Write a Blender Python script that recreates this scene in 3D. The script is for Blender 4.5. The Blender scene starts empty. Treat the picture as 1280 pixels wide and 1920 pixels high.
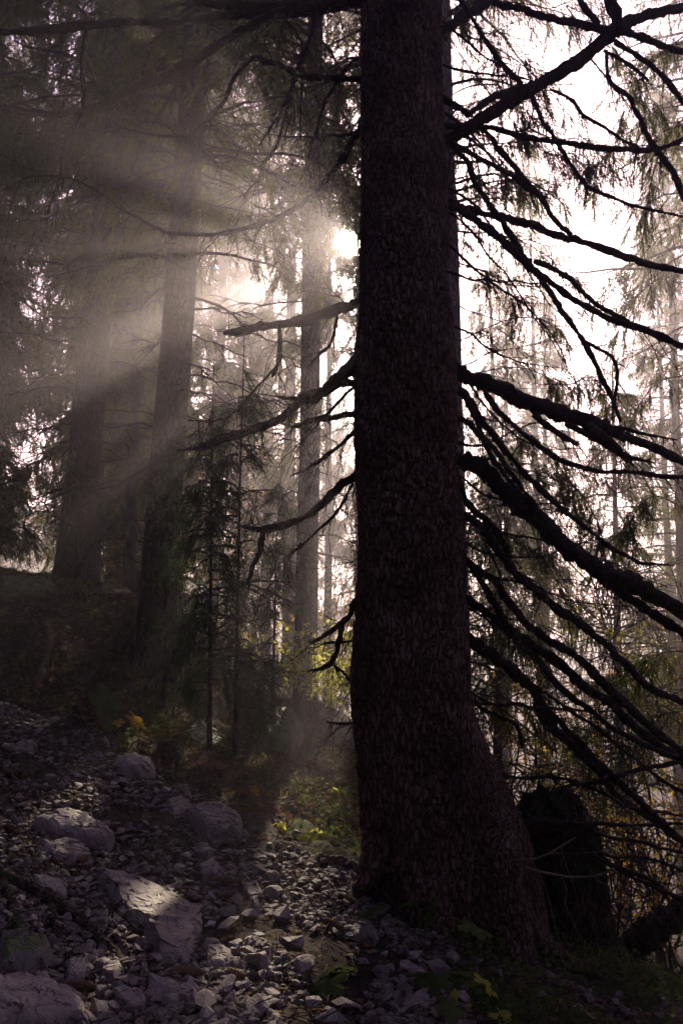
import bpy, bmesh, math, random
import numpy as np
from mathutils import Vector, Matrix

SC = bpy.context.scene
COL = SC.collection
R = math.radians
rng = np.random.default_rng(7)
random.seed(7)

# ------------------------------------------------------------------ camera
CAM = np.array([0.0, 0.0, 1.55]); PITCH = R(5.0); F = 1507.0
cd = bpy.data.cameras.new('camera'); cam = bpy.data.objects.new('camera', cd); COL.objects.link(cam)
cd.sensor_fit = 'VERTICAL'; cd.sensor_height = 24.0; cd.lens = 24.0*F/1920.0
cd.clip_start = 0.05; cd.clip_end = 2000
cam.location = CAM; cam.rotation_euler = (math.pi/2+PITCH, 0, 0)
SC.camera = cam

# ------------------------------------------------------------------ sun, sky, exposure
SUN_EL = R(23.3); SUN_AZ = R(1.37)          # azimuth from +Y towards +X
SUND = np.array([math.cos(SUN_EL)*math.sin(SUN_AZ), math.cos(SUN_EL)*math.cos(SUN_AZ), math.sin(SUN_EL)])
sl = bpy.data.lights.new('sun', 'SUN'); sun = bpy.data.objects.new('sun', sl); COL.objects.link(sun)
sl.energy = 5.0; sl.angle = R(0.5); sl.color = (1.0, 0.86, 0.66)
sun.location = (0, 60, 30)
sun.rotation_euler = Vector(SUND).to_track_quat('Z', 'Y').to_euler()

W = bpy.data.worlds.new('World'); SC.world = W; W.use_nodes = True
nt = W.node_tree; nt.nodes.clear()
sky = nt.nodes.new('ShaderNodeTexSky'); sky.sky_type = 'NISHITA'; sky.sun_disc = False
sky.sun_elevation = SUN_EL; sky.sun_rotation = SUN_AZ; sky.dust_density = 1.0; sky.air_density = 1.0
tint = nt.nodes.new('ShaderNodeMix'); tint.data_type = 'RGBA'; tint.blend_type = 'MULTIPLY'
tint.inputs[0].default_value = 1.0
tint.inputs[7].default_value = (1.14, 0.70, 0.95, 1)
nt.links.new(sky.outputs[0], tint.inputs[6])
# the sun's disc and the glare of the misty air round it, as seen in the sky
tc = nt.nodes.new('ShaderNodeTexCoord')
dp = nt.nodes.new('ShaderNodeVectorMath'); dp.operation = 'DOT_PRODUCT'
nt.links.new(tc.outputs['Generated'], dp.inputs[0]); dp.inputs[1].default_value = tuple(SUND)
def wmath(op, a, b):
    m = nt.nodes.new('ShaderNodeMath'); m.operation = op
    for i, v in enumerate((a, b)):
        if v is None: continue
        if isinstance(v, (int, float)): m.inputs[i].default_value = v
        else: nt.links.new(v, m.inputs[i])
    return m.outputs[0]
g1 = wmath('POWER', wmath('MAXIMUM', dp.outputs['Value'], 0.0), 60.0)
g2 = wmath('POWER', wmath('MAXIMUM', dp.outputs['Value'], 0.0), 1800.0)
disc = wmath('GREATER_THAN', dp.outputs['Value'], math.cos(R(0.32)))
tot = wmath('ADD', wmath('ADD', wmath('MULTIPLY', g1, 10.0), wmath('MULTIPLY', g2, 420.0)), wmath('MULTIPLY', disc, 1200.0))
gl = nt.nodes.new('ShaderNodeMix'); gl.data_type = 'RGBA'; gl.blend_type = 'MULTIPLY'; gl.inputs[0].default_value = 1.0
gl.inputs[7].default_value = (1.0, 0.90, 0.72, 1)
nt.links.new(tot, gl.inputs[6])
ad = nt.nodes.new('ShaderNodeMix'); ad.data_type = 'RGBA'; ad.blend_type = 'ADD'; ad.inputs[0].default_value = 1.0
nt.links.new(tint.outputs[2], ad.inputs[6]); nt.links.new(gl.outputs[2], ad.inputs[7])
bg = nt.nodes.new('ShaderNodeBackground'); bg.inputs[1].default_value = 0.065
nt.links.new(ad.outputs[2], bg.inputs[0])
wo = nt.nodes.new('ShaderNodeOutputWorld'); nt.links.new(bg.outputs[0], wo.inputs[0])
W.cycles.sampling_method = 'MANUAL'; W.cycles.sample_map_resolution = 512

SC.view_settings.view_transform = 'Standard'; SC.view_settings.look = 'None'
SC.view_settings.gamma = 1.0; SC.view_settings.exposure = 1.62
CY = SC.cycles
CY.use_denoising = True
try: CY.denoiser = 'OPENIMAGEDENOISE'; CY.denoising_input_passes = 'RGB_ALBEDO_NORMAL'
except Exception: pass
CY.max_bounces = 4; CY.diffuse_bounces = 2; CY.glossy_bounces = 1; CY.transmission_bounces = 2
CY.transparent_max_bounces = 4; CY.volume_bounces = 0; CY.sample_clamp_indirect = 4.0; CY.sample_clamp_direct = 0.0
CY.caustics_reflective = False; CY.caustics_refractive = False

# ------------------------------------------------------------------ helpers
def ray(px, py):
    u = px-640.0; v = 960.0-py
    c, s = math.cos(PITCH), math.sin(PITCH)
    return np.array([u, F*c-v*s, F*s+v*c])
def at(px, py, Y):                      # a point at depth Y seen at a place of the photo
    d = ray(px, py); return CAM+d*(Y/d[1])
def to_px(P):
    P = np.asarray(P, float)-CAM; c, s = math.cos(PITCH), math.sin(PITCH)
    fw = P[..., 1]*c+P[..., 2]*s; up = -P[..., 1]*s+P[..., 2]*c
    fw = np.where(fw < 0.05, 0.05, fw)
    return 640+F*P[..., 0]/fw, 960-F*up/fw, fw

def _h(i, j, k, seed):
    n = (i.astype(np.uint32)*np.uint32(374761393) + j.astype(np.uint32)*np.uint32(668265263)
         + k.astype(np.uint32)*np.uint32(2147483647) + np.uint32((seed*1274126177) & 0xffffffff))
    n = (n ^ (n >> np.uint32(13)))*np.uint32(1274126177); n = n ^ (n >> np.uint32(16))
    n = n*np.uint32(2246822519); n = n ^ (n >> np.uint32(15))
    return n.astype(np.float64)/4294967295.0
def vnoise(P, seed=0):
    P = np.atleast_2d(P); f = np.floor(P); t = P-f; t = t*t*(3-2*t); I = f.astype(np.int64)
    o = 0
    for a in (0, 1):
        for b in (0, 1):
            for c in (0, 1):
                w = (t[:, 0] if a else 1-t[:, 0])*(t[:, 1] if b else 1-t[:, 1])*(t[:, 2] if c else 1-t[:, 2])
                o = o + w*_h(I[:, 0]+a, I[:, 1]+b, I[:, 2]+c, seed)
    return o*2-1
def fbm(P, octv=4, seed=0, gain=0.5):
    o = 0; a = 1; s = 1
    for q in range(octv):
        o = o+a*vnoise(P*s+q*17.3, seed+q); a *= gain; s *= 2.03
    return o
def cells(P, seed=0):                   # F1, F2 of a cellular pattern
    I = np.floor(P).astype(np.int64); f1 = np.full(len(P), 9.0); f2 = f1.copy()
    for a in (-1, 0, 1):
        for b in (-1, 0, 1):
            for c in (-1, 0, 1):
                C = I+np.array([a, b, c])
                q = np.stack([C[:, 0]+_h(C[:, 0], C[:, 1], C[:, 2], seed), C[:, 1]+_h(C[:, 0], C[:, 1], C[:, 2], seed+5),
                              C[:, 2]+_h(C[:, 0], C[:, 1], C[:, 2], seed+9)], 1)
                d = np.sqrt(((q-P)**2).sum(1)); nf = np.minimum(f1, d); f2 = np.where(d < f1, f1, np.minimum(f2, d)); f1 = nf
    return f1, f2

def mesh_np(name, V, T, mats=(), mi=None, smooth=True):
    V = np.ascontiguousarray(V, dtype=np.float32); T = np.ascontiguousarray(T, dtype=np.int32)
    me = bpy.data.meshes.new(name); k = T.shape[1]
    me.vertices.add(len(V)); me.vertices.foreach_set('co', V.ravel())
    me.loops.add(T.size); me.loops.foreach_set('vertex_index', T.ravel())
    me.polygons.add(len(T)); me.polygons.foreach_set('loop_start', np.arange(0, T.size, k, dtype=np.int32))
    for m in mats: me.materials.append(m)
    if mi is not None: me.polygons.foreach_set('material_index', np.ascontiguousarray(mi, dtype=np.int32))
    me.polygons.foreach_set('use_smooth', np.full(len(T), smooth))
    me.update(calc_edges=True)
    return me
def obj(name, me, parent=None, loc=None):
    o = bpy.data.objects.new(name, me); COL.objects.link(o)
    if parent is not None: o.parent = parent
    if loc is not None: o.location = loc
    return o
def tag(o, label=None, cat=None, group=None, kind=None):
    if label: o['label'] = label
    if cat: o['category'] = cat
    if group: o['group'] = group
    if kind: o['kind'] = kind
    return o
def empty(name, loc=(0, 0, 0)):
    o = bpy.data.objects.new(name, None); COL.objects.link(o); o.location = loc; o.empty_display_size = 0.2
    return o
def nrm(v):
    return v/np.maximum(np.linalg.norm(v, axis=-1, keepdims=True), 1e-9)

def tubes(P, Rr, S=6, knob=0.0, seed=0, kfreq=14.0):
    """P (N,K,3), Rr (N,K): N tubes of K rings; returns V, quads"""
    N, K, _ = P.shape
    T = np.zeros_like(P); T[:, 1:-1] = P[:, 2:]-P[:, :-2]; T[:, 0] = P[:, 1]-P[:, 0]; T[:, -1] = P[:, -1]-P[:, -2]
    T = nrm(T)
    ref = np.array([0.31, -0.27, 0.91]); ref2 = np.array([0.9, 0.3, 0.1])
    par = (np.abs((T*nrm(ref)).sum(-1)).max(1) > 0.93)
    rf = np.where(par[:, None, None], nrm(ref2), nrm(ref))
    A = nrm(np.cross(T, np.broadcast_to(rf, T.shape))); B = np.cross(T, A)
    th = np.linspace(0, 2*np.pi, S, endpoint=False)
    V = P[:, :, None, :]+Rr[:, :, None, None]*(A[:, :, None, :]*np.cos(th)[None, None, :, None]+B[:, :, None, :]*np.sin(th)[None, None, :, None])
    V = V.reshape(-1, 3)
    if knob:
        d = fbm(V*kfreq, 3, seed); C = np.repeat(P.reshape(-1, 3), S, 0); V = C+(V-C)*(1+knob*d)[:, None]
    n = np.arange(N)[:, None, None]*K*S; k = np.arange(K-1)[None, :, None]*S; s = np.arange(S)[None, None, :]; s2 = (s+1) % S
    Q = np.stack([n+k+s, n+k+s2, n+k+S+s2, n+k+S+s], -1).reshape(-1, 4)
    return V, Q
def resample(pts, n):
    """catmull-rom through rows of pts (any columns), n samples"""
    p = np.asarray(pts, float); p = np.vstack([2*p[0]-p[1], p, 2*p[-1]-p[-2]])
    m = len(p)-3; u = np.linspace(0, m-1e-6, n); i = u.astype(int); t = (u-i)[:, None]
    a, b, c, d = p[i], p[i+1], p[i+2], p[i+3]
    return 0.5*((2*b)+(-a+c)*t+(2*a-5*b+4*c-d)*t*t+(-a+3*b-3*c+d)*t**3)
def merge(parts):
    V = []; Q = []; M = []; o = 0
    for v, q, m in parts:
        V.append(v); Q.append(q+o); M.append(np.full(len(q), m)); o += len(v)
    return np.vstack(V), np.vstack(Q), np.concatenate(M)
def quads2(T):                              # triangles stored as quads are not valid; split quads into triangles
    return np.vstack([T[:, [0, 1, 2]], T[:, [0, 2, 3]]])

# ------------------------------------------------------------------ materials
def mat(name):
    m = bpy.data.materials.new(name); m.use_nodes = True; m.node_tree.nodes.clear()
    return m, m.node_tree
def N_(t, typ, **kw):
    n = t.nodes.new(typ)
    for k, v in kw.items():
        if k.startswith('i_'):
            n.inputs[k[2:].replace('_', ' ')].default_value = v
        else: setattr(n, k, v)
    return n
def ramp(t, src, stops):
    r = t.nodes.new('ShaderNodeValToRGB'); t.links.new(src, r.inputs[0]); e = r.color_ramp.elements
    while len(e) < len(stops): e.new(0.5)
    for q, (p, c) in zip(e, stops): q.position = p; q.color = (*c, 1)
    return r.outputs[0]
def coords(t, scale=(1, 1, 1)):
    g = N_(t, 'ShaderNodeNewGeometry'); mp = N_(t, 'ShaderNodeMapping'); t.links.new(g.outputs['Position'], mp.inputs[0])
    mp.inputs['Scale'].default_value = scale
    return mp.outputs[0]
def surf(t, color, rough=0.9, bump=None, spec=0.2):
    p = N_(t, 'ShaderNodeBsdfPrincipled'); o = N_(t, 'ShaderNodeOutputMaterial')
    if isinstance(color, tuple): p.inputs['Base Color'].default_value = (*color, 1)
    else: t.links.new(color, p.inputs['Base Color'])
    p.inputs['Roughness'].default_value = rough
    p.inputs['Specular IOR Level'].default_value = spec
    if bump:
        h, st, dist = bump; b = N_(t, 'ShaderNodeBump'); b.inputs['Strength'].default_value = st; b.inputs['Distance'].default_value = dist
        t.links.new(h, b.inputs['Height']); t.links.new(b.outputs[0], p.inputs['Normal'])
    t.links.new(p.outputs[0], o.inputs[0])
    return p
def mixc(t, f, a, b, typ='MIX'):
    m = N_(t, 'ShaderNodeMix', data_type='RGBA', blend_type=typ)
    if isinstance(f, float): m.inputs[0].default_value = f
    else: t.links.new(f, m.inputs[0])
    for s, v in ((6, a), (7, b)):
        if isinstance(v, tuple): m.inputs[s].default_value = (*v, 1)
        else: t.links.new(v, m.inputs[s])
    return m.outputs[2]
def mth(t, op, a, b=None):
    m = N_(t, 'ShaderNodeMath', operation=op)
    for i, v in enumerate((a, b)):
        if v is None: continue
        if isinstance(v, (int, float)): m.inputs[i].default_value = v
        else: t.links.new(v, m.inputs[i])
    return m.outputs[0]

def bark_mat(name, dark, mid, light, sc=1.0, moss=0.0, bump=0.02):
    m, t = mat(name); co = coords(t, (sc, sc, sc*0.30))
    v = N_(t, 'ShaderNodeTexVoronoi', feature='DISTANCE_TO_EDGE'); v.inputs['Scale'].default_value = 38
    n0 = N_(t, 'ShaderNodeTexNoise'); n0.inputs['Scale'].default_value = 22; n0.inputs['Detail'].default_value = 5
    t.links.new(co, n0.inputs[0])
    wr = mixc(t, 0.06, co, n0.outputs['Color'], 'ADD'); t.links.new(wr, v.inputs[0])
    n1 = N_(t, 'ShaderNodeTexNoise'); n1.inputs['Scale'].default_value = 60; n1.inputs['Detail'].default_value = 6; n1.inputs['Roughness'].default_value = 0.7
    t.links.new(co, n1.inputs[0])
    n2 = N_(t, 'ShaderNodeTexNoise'); n2.inputs['Scale'].default_value = 3.2; n2.inputs['Detail'].default_value = 5
    t.links.new(coords(t), n2.inputs[0])
    crack = mth(t, 'MINIMUM', mth(t, 'MULTIPLY', v.outputs['Distance'], 5.0), 1.0)
    base = ramp(t, n2.outputs[0], [(0.3, dark), (0.5, mid), (0.72, light)])
    c = mixc(t, crack, tuple(x*0.45 for x in dark), base)
    c = mixc(t, 0.5, c, mixc(t, n1.outputs[0], tuple(x*0.5 for x in dark), light), 'OVERLAY')
    if moss:
        gm = N_(t, 'ShaderNodeTexNoise'); gm.inputs['Scale'].default_value = 5; gm.inputs['Detail'].default_value = 6; t.links.new(coords(t), gm.inputs[0])
        f = ramp(t, gm.outputs[0], [(0.62-0.25*moss, (0, 0, 0)), (0.72-0.2*moss, (1, 1, 1))])
        c = mixc(t, f, c, (0.045, 0.065, 0.02))
    hgt = mth(t, 'ADD', crack, mth(t, 'MULTIPLY', n1.outputs[0], 0.7))
    surf(t, c, 0.92, (hgt, 0.9, bump), 0.15)
    return m
M = {}
M['bark'] = bark_mat('rough_bark', (0.12, 0.072, 0.056), (0.20, 0.132, 0.108), (0.32, 0.23, 0.195), 1.0, 0.0, 0.012)
M['bark_far'] = bark_mat('far_bark', (0.06, 0.042, 0.038), (0.10, 0.072, 0.065), (0.15, 0.115, 0.105), 0.7, 0.0, 0.02)
M['dead'] = bark_mat('dead_branch_bark', (0.06, 0.042, 0.038), (0.11, 0.08, 0.07), (0.19, 0.15, 0.13), 3.0, 0.1, 0.006)
M['root'] = bark_mat('root_bark', (0.10, 0.07, 0.055), (0.17, 0.13, 0.105), (0.27, 0.21, 0.17), 2.0, 0.0, 0.008)
M['stump'] = bark_mat('stump_wood', (0.075, 0.048, 0.038), (0.13, 0.088, 0.07), (0.21, 0.15, 0.12), 1.2, 0.5, 0.02)
M['pale'] = bark_mat('pale_twig', (0.22, 0.17, 0.13), (0.32, 0.26, 0.2), (0.42, 0.35, 0.28), 3.0, 0.0, 0.004)

def leaf_mat(name, c1, c2, tr=0.4, sc=1.5):
    m, t = mat(name); n = N_(t, 'ShaderNodeTexNoise'); n.inputs['Scale'].default_value = sc; n.inputs['Detail'].default_value = 3
    t.links.new(coords(t), n.inputs[0])
    c = ramp(t, n.outputs[0], [(0.35, c1), (0.65, c2)])
    d = N_(t, 'ShaderNodeBsdfDiffuse'); x = N_(t, 'ShaderNodeBsdfTranslucent'); mx = N_(t, 'ShaderNodeMixShader'); o = N_(t, 'ShaderNodeOutputMaterial')
    t.links.new(c, d.inputs[0]); t.links.new(c, x.inputs[0]); mx.inputs[0].default_value = tr
    t.links.new(d.outputs[0], mx.inputs[1]); t.links.new(x.outputs[0], mx.inputs[2]); t.links.new(mx.outputs[0], o.inputs[0])
    return m
M['needle'] = leaf_mat('spruce_needles', (0.055, 0.068, 0.015), (0.14, 0.14, 0.035), 0.55)
M['needle_young'] = leaf_mat('young_needles', (0.035, 0.055, 0.022), (0.07, 0.10, 0.035), 0.40)
M['yellow'] = leaf_mat('autumn_leaves', (0.42, 0.20, 0.035), (0.60, 0.42, 0.06), 0.6, 2.5)
M['lime'] = leaf_mat('lime_leaves', (0.30, 0.32, 0.05), (0.55, 0.50, 0.09), 0.6, 2.5)
M['green'] = leaf_mat('green_leaves', (0.05, 0.07, 0.025), (0.12, 0.15, 0.045), 0.5, 4)
M['fern'] = leaf_mat('fern_green', (0.08, 0.11, 0.035), (0.15, 0.18, 0.06), 0.45, 4)
M['litter'] = leaf_mat('leaf_litter_brown', (0.10, 0.055, 0.03), (0.24, 0.15, 0.075), 0.15, 9)
M['grass'] = leaf_mat('grass_blades', (0.10, 0.12, 0.03), (0.26, 0.24, 0.08), 0.45, 6)

def stone_mat(name, c1, c2, c3, moss=0.0, sc=1.0):
    m, t = mat(name); co = coords(t)
    oi = N_(t, 'ShaderNodeObjectInfo')
    n = N_(t, 'ShaderNodeTexNoise'); n.inputs['Scale'].default_value = 9*sc; n.inputs['Detail'].default_value = 7; n.inputs['Roughness'].default_value = 0.62
    t.links.new(co, n.inputs[0])
    c = ramp(t, n.outputs[0], [(0.25, c1), (0.5, c2), (0.75, c3)])
    n2 = N_(t, 'ShaderNodeTexNoise'); n2.inputs['Scale'].default_value = 45*sc; n2.inputs['Detail'].default_value = 6; n2.inputs['Roughness'].default_value = 0.7
    t.links.new(co, n2.inputs[0])
    c = mixc(t, 0.35, c, n2.outputs[0], 'OVERLAY')
    v = N_(t, 'ShaderNodeTexVoronoi', feature='DISTANCE_TO_EDGE'); v.inputs['Scale'].default_value = 14*sc
    wr = mixc(t, 0.15, co, n.outputs['Color'], 'ADD'); t.links.new(wr, v.inputs[0])
    vein = ramp(t, v.outputs[0], [(0.0, (0.55, 0.55, 0.55)), (0.05, (1, 1, 1))]); c = mixc(t, 0.6, c, vein, 'MULTIPLY')
    rv = ramp(t, oi.outputs['Random'], [(0, (0.68, 0.66, 0.68)), (1, (1.15, 1.1, 1.1))]); c = mixc(t, 1.0, c, rv, 'MULTIPLY')
    if moss:
        g = N_(t, 'ShaderNodeNewGeometry'); sx = N_(t, 'ShaderNodeSeparateXYZ'); t.links.new(g.outputs['Normal'], sx.inputs[0])
        f = mth(t, 'ADD', mth(t, 'MULTIPLY', sx.outputs[2], 0.5), mth(t, 'MULTIPLY', n.outputs[0], 1.0))
        f = ramp(t, f, [(0.95-0.45*moss, (0, 0, 0)), (1.1-0.45*moss, (1, 1, 1))])
        c = mixc(t, f, c, (0.055, 0.075, 0.018))
    h = mth(t, 'ADD', mth(t, 'MULTIPLY', n2.outputs[0], 0.5), mth(t, 'ADD', n.outputs[0], mth(t, 'MULTIPLY', mth(t, 'MINIMUM', v.outputs[0], 0.1), 3.0)))
    surf(t, c, 0.75, (h, 0.8, 0.012/sc), 0.3)
    return m
M['stone'] = stone_mat('limestone', (0.10, 0.074, 0.062), (0.23, 0.185, 0.165), (0.40, 0.34, 0.31))
M['rock'] = stone_mat('weathered_rock', (0.12, 0.10, 0.085), (0.24, 0.20, 0.175), (0.40, 0.35, 0.31), 0.0, 0.8)
M['mossrock'] = stone_mat('mossy_rock', (0.10, 0.085, 0.08), (0.17, 0.15, 0.14), (0.24, 0.21, 0.2), 1.0, 0.7)
M['halfmoss'] = stone_mat('half_mossy_rock', (0.12, 0.10, 0.09), (0.22, 0.19, 0.17), (0.34, 0.30, 0.27), 0.42, 0.8)
M['pebble'] = stone_mat('pebbles', (0.07, 0.046, 0.036), (0.18, 0.137, 0.118), (0.37, 0.31, 0.28), 0.0, 2.2)

m, t = mat('forest_soil'); co = coords(t)
a = N_(t, 'ShaderNodeTexNoise'); a.inputs['Scale'].default_value = 3; a.inputs['Detail'].default_value = 8; t.links.new(co, a.inputs[0])
b = N_(t, 'ShaderNodeTexNoise'); b.inputs['Scale'].default_value = 38; b.inputs['Detail'].default_value = 8; b.inputs['Roughness'].default_value = 0.75; t.links.new(co, b.inputs[0])
c1 = ramp(t, b.outputs[0], [(0.3, (0.022, 0.015, 0.012)), (0.5, (0.06, 0.043, 0.034)), (0.7, (0.13, 0.10, 0.075))])
c2 = ramp(t, b.outputs[0], [(0.3, (0.03, 0.032, 0.012)), (0.7, (0.08, 0.085, 0.03))])
f = ramp(t, a.outputs[0], [(0.48, (0, 0, 0)), (0.62, (1, 1, 1))])
at_ = N_(t, 'ShaderNodeAttribute'); at_.attribute_name = 'path'
f = mixc(t, at_.outputs['Fac'], f, (0.0, 0.0, 0.0))
surf(t, mixc(t, f, c1, c2), 0.95, (b.outputs[0], 1.0, 0.03), 0.1)
M['soil'] = m

# ------------------------------------------------------------------ ground
def P(px, py, Y): p = at(px, py, Y); return (p[0], p[1], p[2])
CT = [P(640, 1920, 2.97), P(0, 1900, 2.81), P(0, 1600, 4.15), P(0, 1320, 7.4), P(640, 1620, 4.74), P(450, 1570, 4.98),
      P(280, 1440, 6.2), P(120, 1340, 7.1), P(700, 1660, 4.6), P(870, 1780, 4.47), P(1180, 1815, 4.9), P(1280, 1850, 4.8),
      P(870, 1920, 3.27), P(1280, 1920, 4.04), P(650, 1500, 7.2), P(573, 1350, 11.5), P(620, 1340, 18), P(400, 1400, 8.5),
      P(300, 1260, 9.3), P(130, 1095, 11), P(0, 1082, 10), P(235, 1095, 10.4), P(60, 1200, 8.3), P(200, 1300, 7.8), P(420, 1290, 12),
      P(320, 1700, 4.05), P(640, 1750, 3.75), (0, 0, 0), (-1.5, 0, 0.3), (1.5, 0, -0.4), (-1.2, 1.5, 0.2), (1.2, 1.8, -0.25),
      (-2.6, 2.5, 0.9), (-4.5, 3, 1.9), (-4.5, 6, 1.5), (2.6, 7.5, -2.2), (3.2, 4.5, -1.8), (4, 8, -3.2), (6, 5, -4.2), (8, 15, -7.0), (3, 14, -3.4),
      (-8, 12, 2.0), (-12, 20, 2.4), (-6.2, 18, 1.5), (-4, 25, 0.3), (0, 30, -4.2), (6, 30, -8), (-5, -6, 2.0), (0, -6, 0), (5, -6, -3),
      (-14, 5, 5), (14, 5, -9), (-30, -20, 14), (-30, 40, 8), (25, -20, -13), (25, 40, -17), (0, 80, -14), (-40, 100, 10), (50, 100, -22)]
CT = np.array(CT); _n = len(CT)
_D = np.sqrt(((CT[:, None, :2]-CT[None, :, :2])**2).sum(-1)); _A = np.zeros((_n+3, _n+3)); _A[:_n, :_n] = _D-np.eye(_n)*0.02
_A[:_n, _n] = 1; _A[:_n, _n+1:] = CT[:, :2]; _A[_n, :_n] = 1; _A[_n+1:, :_n] = CT[:, :2].T
_w = np.linalg.solve(_A, np.concatenate([CT[:, 2], [0, 0, 0]]))
def tz0(X, Y):
    X = np.atleast_1d(np.asarray(X, float)); Y = np.atleast_1d(np.asarray(Y, float))
    o = _w[_n]+_w[_n+1]*X+_w[_n+2]*Y
    for k in range(_n):
        o = o+_w[k]*np.sqrt((X-CT[k, 0])**2+(Y-CT[k, 1])**2+0.05)
    return 28*np.tanh(o/28)
def tz(X, Y):
    X = np.atleast_1d(np.asarray(X, float)); Y = np.atleast_1d(np.asarray(Y, float))
    q = np.stack([X, Y, X*0], 1); amp = np.clip((np.hypot(X, Y-3)-2)/6, 0.25, 1.3)
    return tz0(X, Y)+amp*0.10*fbm(q*0.8, 3, 11)+0.03*fbm(q*3.1, 3, 12)
def hit(px, py, far=60):
    """where the line of sight through a place of the photo meets the ground"""
    d = ray(px, py); d = d/np.linalg.norm(d); s = np.concatenate([np.arange(1.5, 14, 0.02), np.arange(14, far, 0.1)])
    Q = CAM+d*s[:, None]; g = tz(Q[:, 0], Q[:, 1])-Q[:, 2]; i = np.argmax(g > 0)
    return Q[i] if g[i] > 0 else Q[-1]
# path band: outline traced on the ground
_pp = [hit(*q)[:2] for q in [(0, 1318), (120, 1345), (275, 1445), (380, 1490), (460, 1575), (640, 1612), (700, 1655), (840, 1760), (880, 1900)]]
_poly = [(-9, 11.5), (-6, 9.6)]+[tuple(q) for q in _pp]+[(0.75, 1.5), (0.9, -7), (-1.6, -7), (-1.9, 1.0), (-2.6, 3.3), (-4.4, 5.0), (-7, 7.6), (-10, 10)]
_poly = np.array(_poly)
def in_path(X, Y):
    c = np.zeros(len(X), bool); j = len(_poly)-1
    for i in range(len(_poly)):
        xi, yi = _poly[i]; xj, yj = _poly[j]
        k = ((yi > Y) != (yj > Y)) & (X < (xj-xi)*(Y-yi)/(yj-yi+1e-12)+xi); c ^= k; j = i
    return c
def axis(lo, hi, f0, f1, st, gr):
    a = list(np.arange(f0, f1, st)); x = a[-1]; d = st
    while x < hi: d *= gr; x += d; a.append(x)
    x = a[0]; d = st; b = []
    while x > lo: d *= gr; x -= d; b.append(x)
    return np.array(b[::-1]+a)
gx = axis(-300, 300, -6, 4, 0.035, 1.07); gy = axis(-200, 500, 1.5, 12, 0.04, 1.07)
GX, GY = np.meshgrid(gx, gy); X = GX.ravel(); Y = GY.ravel(); Z = tz(X, Y)
_q = np.stack([X, Y, Z], 1); Z = Z+0.012*fbm(_q*14, 3, 14)
_nb = 1-np.clip((in_path(X, Y)*1.0), 0, 1); _nb = _nb*np.clip((Y-3)/3, 0, 1); Z = Z+_nb*(0.055*fbm(_q*4.3, 4, 15)+.03*np.abs(fbm(_q*9, 3, 19)))
pm = in_path(X+0.15*vnoise(_q*2, 3), Y+0.15*vnoise(_q*2, 4)).astype(np.float32)
nx, ny = len(gx), len(gy); i0 = (np.arange(ny-1)[:, None]*nx+np.arange(nx-1)[None, :]).ravel()
gm = mesh_np('ground', np.stack([X, Y, Z], 1), np.stack([i0, i0+1, i0+nx+1, i0+nx], 1), [M['soil']])
at2 = gm.attributes.new('path', 'FLOAT', 'POINT'); at2.data.foreach_set('value', pm)
tag(obj('ground', gm), 'steep dark forest floor falling away to the right', 'ground', kind='structure')

# ------------------------------------------------------------------ spruce foliage
CORR = []                                    # gaps in the canopy along the sun's rays: (point, radius)
def sun_gap(p, r): CORR.append((np.asarray(p, float), r))
SHAFTS = [((345, 560), 7.9, 0.38), ((385, 345), 7.5, 0.15), ((178, 640), 8.0, 0.22), ((60, 720), 8.0, 0.30), ((400, 745), 7.3, 0.16),
          ((602, 800), 9.0, 0.16), ((600, 1010), 8.0, 0.12), ((625, 620), 9.0, 0.10), ((600, 1240), 9.0, 0.30), ((500, 230), 8.0, 0.10),
          ((480, 620), 6.5, 0.08), ((640, 1200), 9.0, 0.18), 
          ((90, 480), 8.0, 0.12), ((20, 930), 9.0, 0.25), ((600, 1240), 10.3, 0.40), ((300, 450), 7, .07), ((420, 430), 7, .06), ((250, 760), 7.5, .09),
          ((540, 640), 7, .06), ((520, 560), 6.5, .09), ((120, 380), 8, .1)]
for (q, y, r) in SHAFTS: sun_gap(at(q[0], q[1], y), r)
for (q, r) in [((302, 1740), 0.15), ((590, 1568), 0.38), ((500, 1560), 0.16), ((585, 1855), 0.16), ((222, 1885), 0.10), ((345, 1690), 0.05),
               ((480, 1450), 0.15), ((560, 1500), .14), ((625, 1545), .16), ((450, 1520), .12), ((370, 1440), .12), ((610, 1440), .16), ((530, 1400), .12), ((520, 1700), .06), ((450, 1800), .05), ((700, 1830), .05), ((560, 1790), .05), ((150, 1500), .07), ((60, 1200), .05), ((110, 1240), .12), ((195, 1340), .10), ((330, 1350), .1), ((250, 1400), .07), ((10, 1095), 0.25), ((640, 1770), 0.06), ((1190, 1810), 0.2), ((400, 1370), 0.12), ((660, 1690), 0.07)]:
    sun_gap(hit(*q), r)
GLOW = nrm(ray(652, 458))
def keep(Pp, pad=0.0):
    v = Pp-CAM; dist = np.linalg.norm(v, axis=1); ca = (v@SUND)/np.maximum(dist, .01)
    k = ~((dist > 5) & ((v@GLOW)/np.maximum(dist, .01) > math.cos(R(0.85))+0.00007*vnoise(Pp*1.7, 3)))
    for c, r in CORR:
        d = Pp-c; s = d@SUND; e = np.linalg.norm(d-s[:, None]*SUND, axis=1)
        k &= ~((s > 0.3) & (e < r+pad))
    return k
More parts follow.
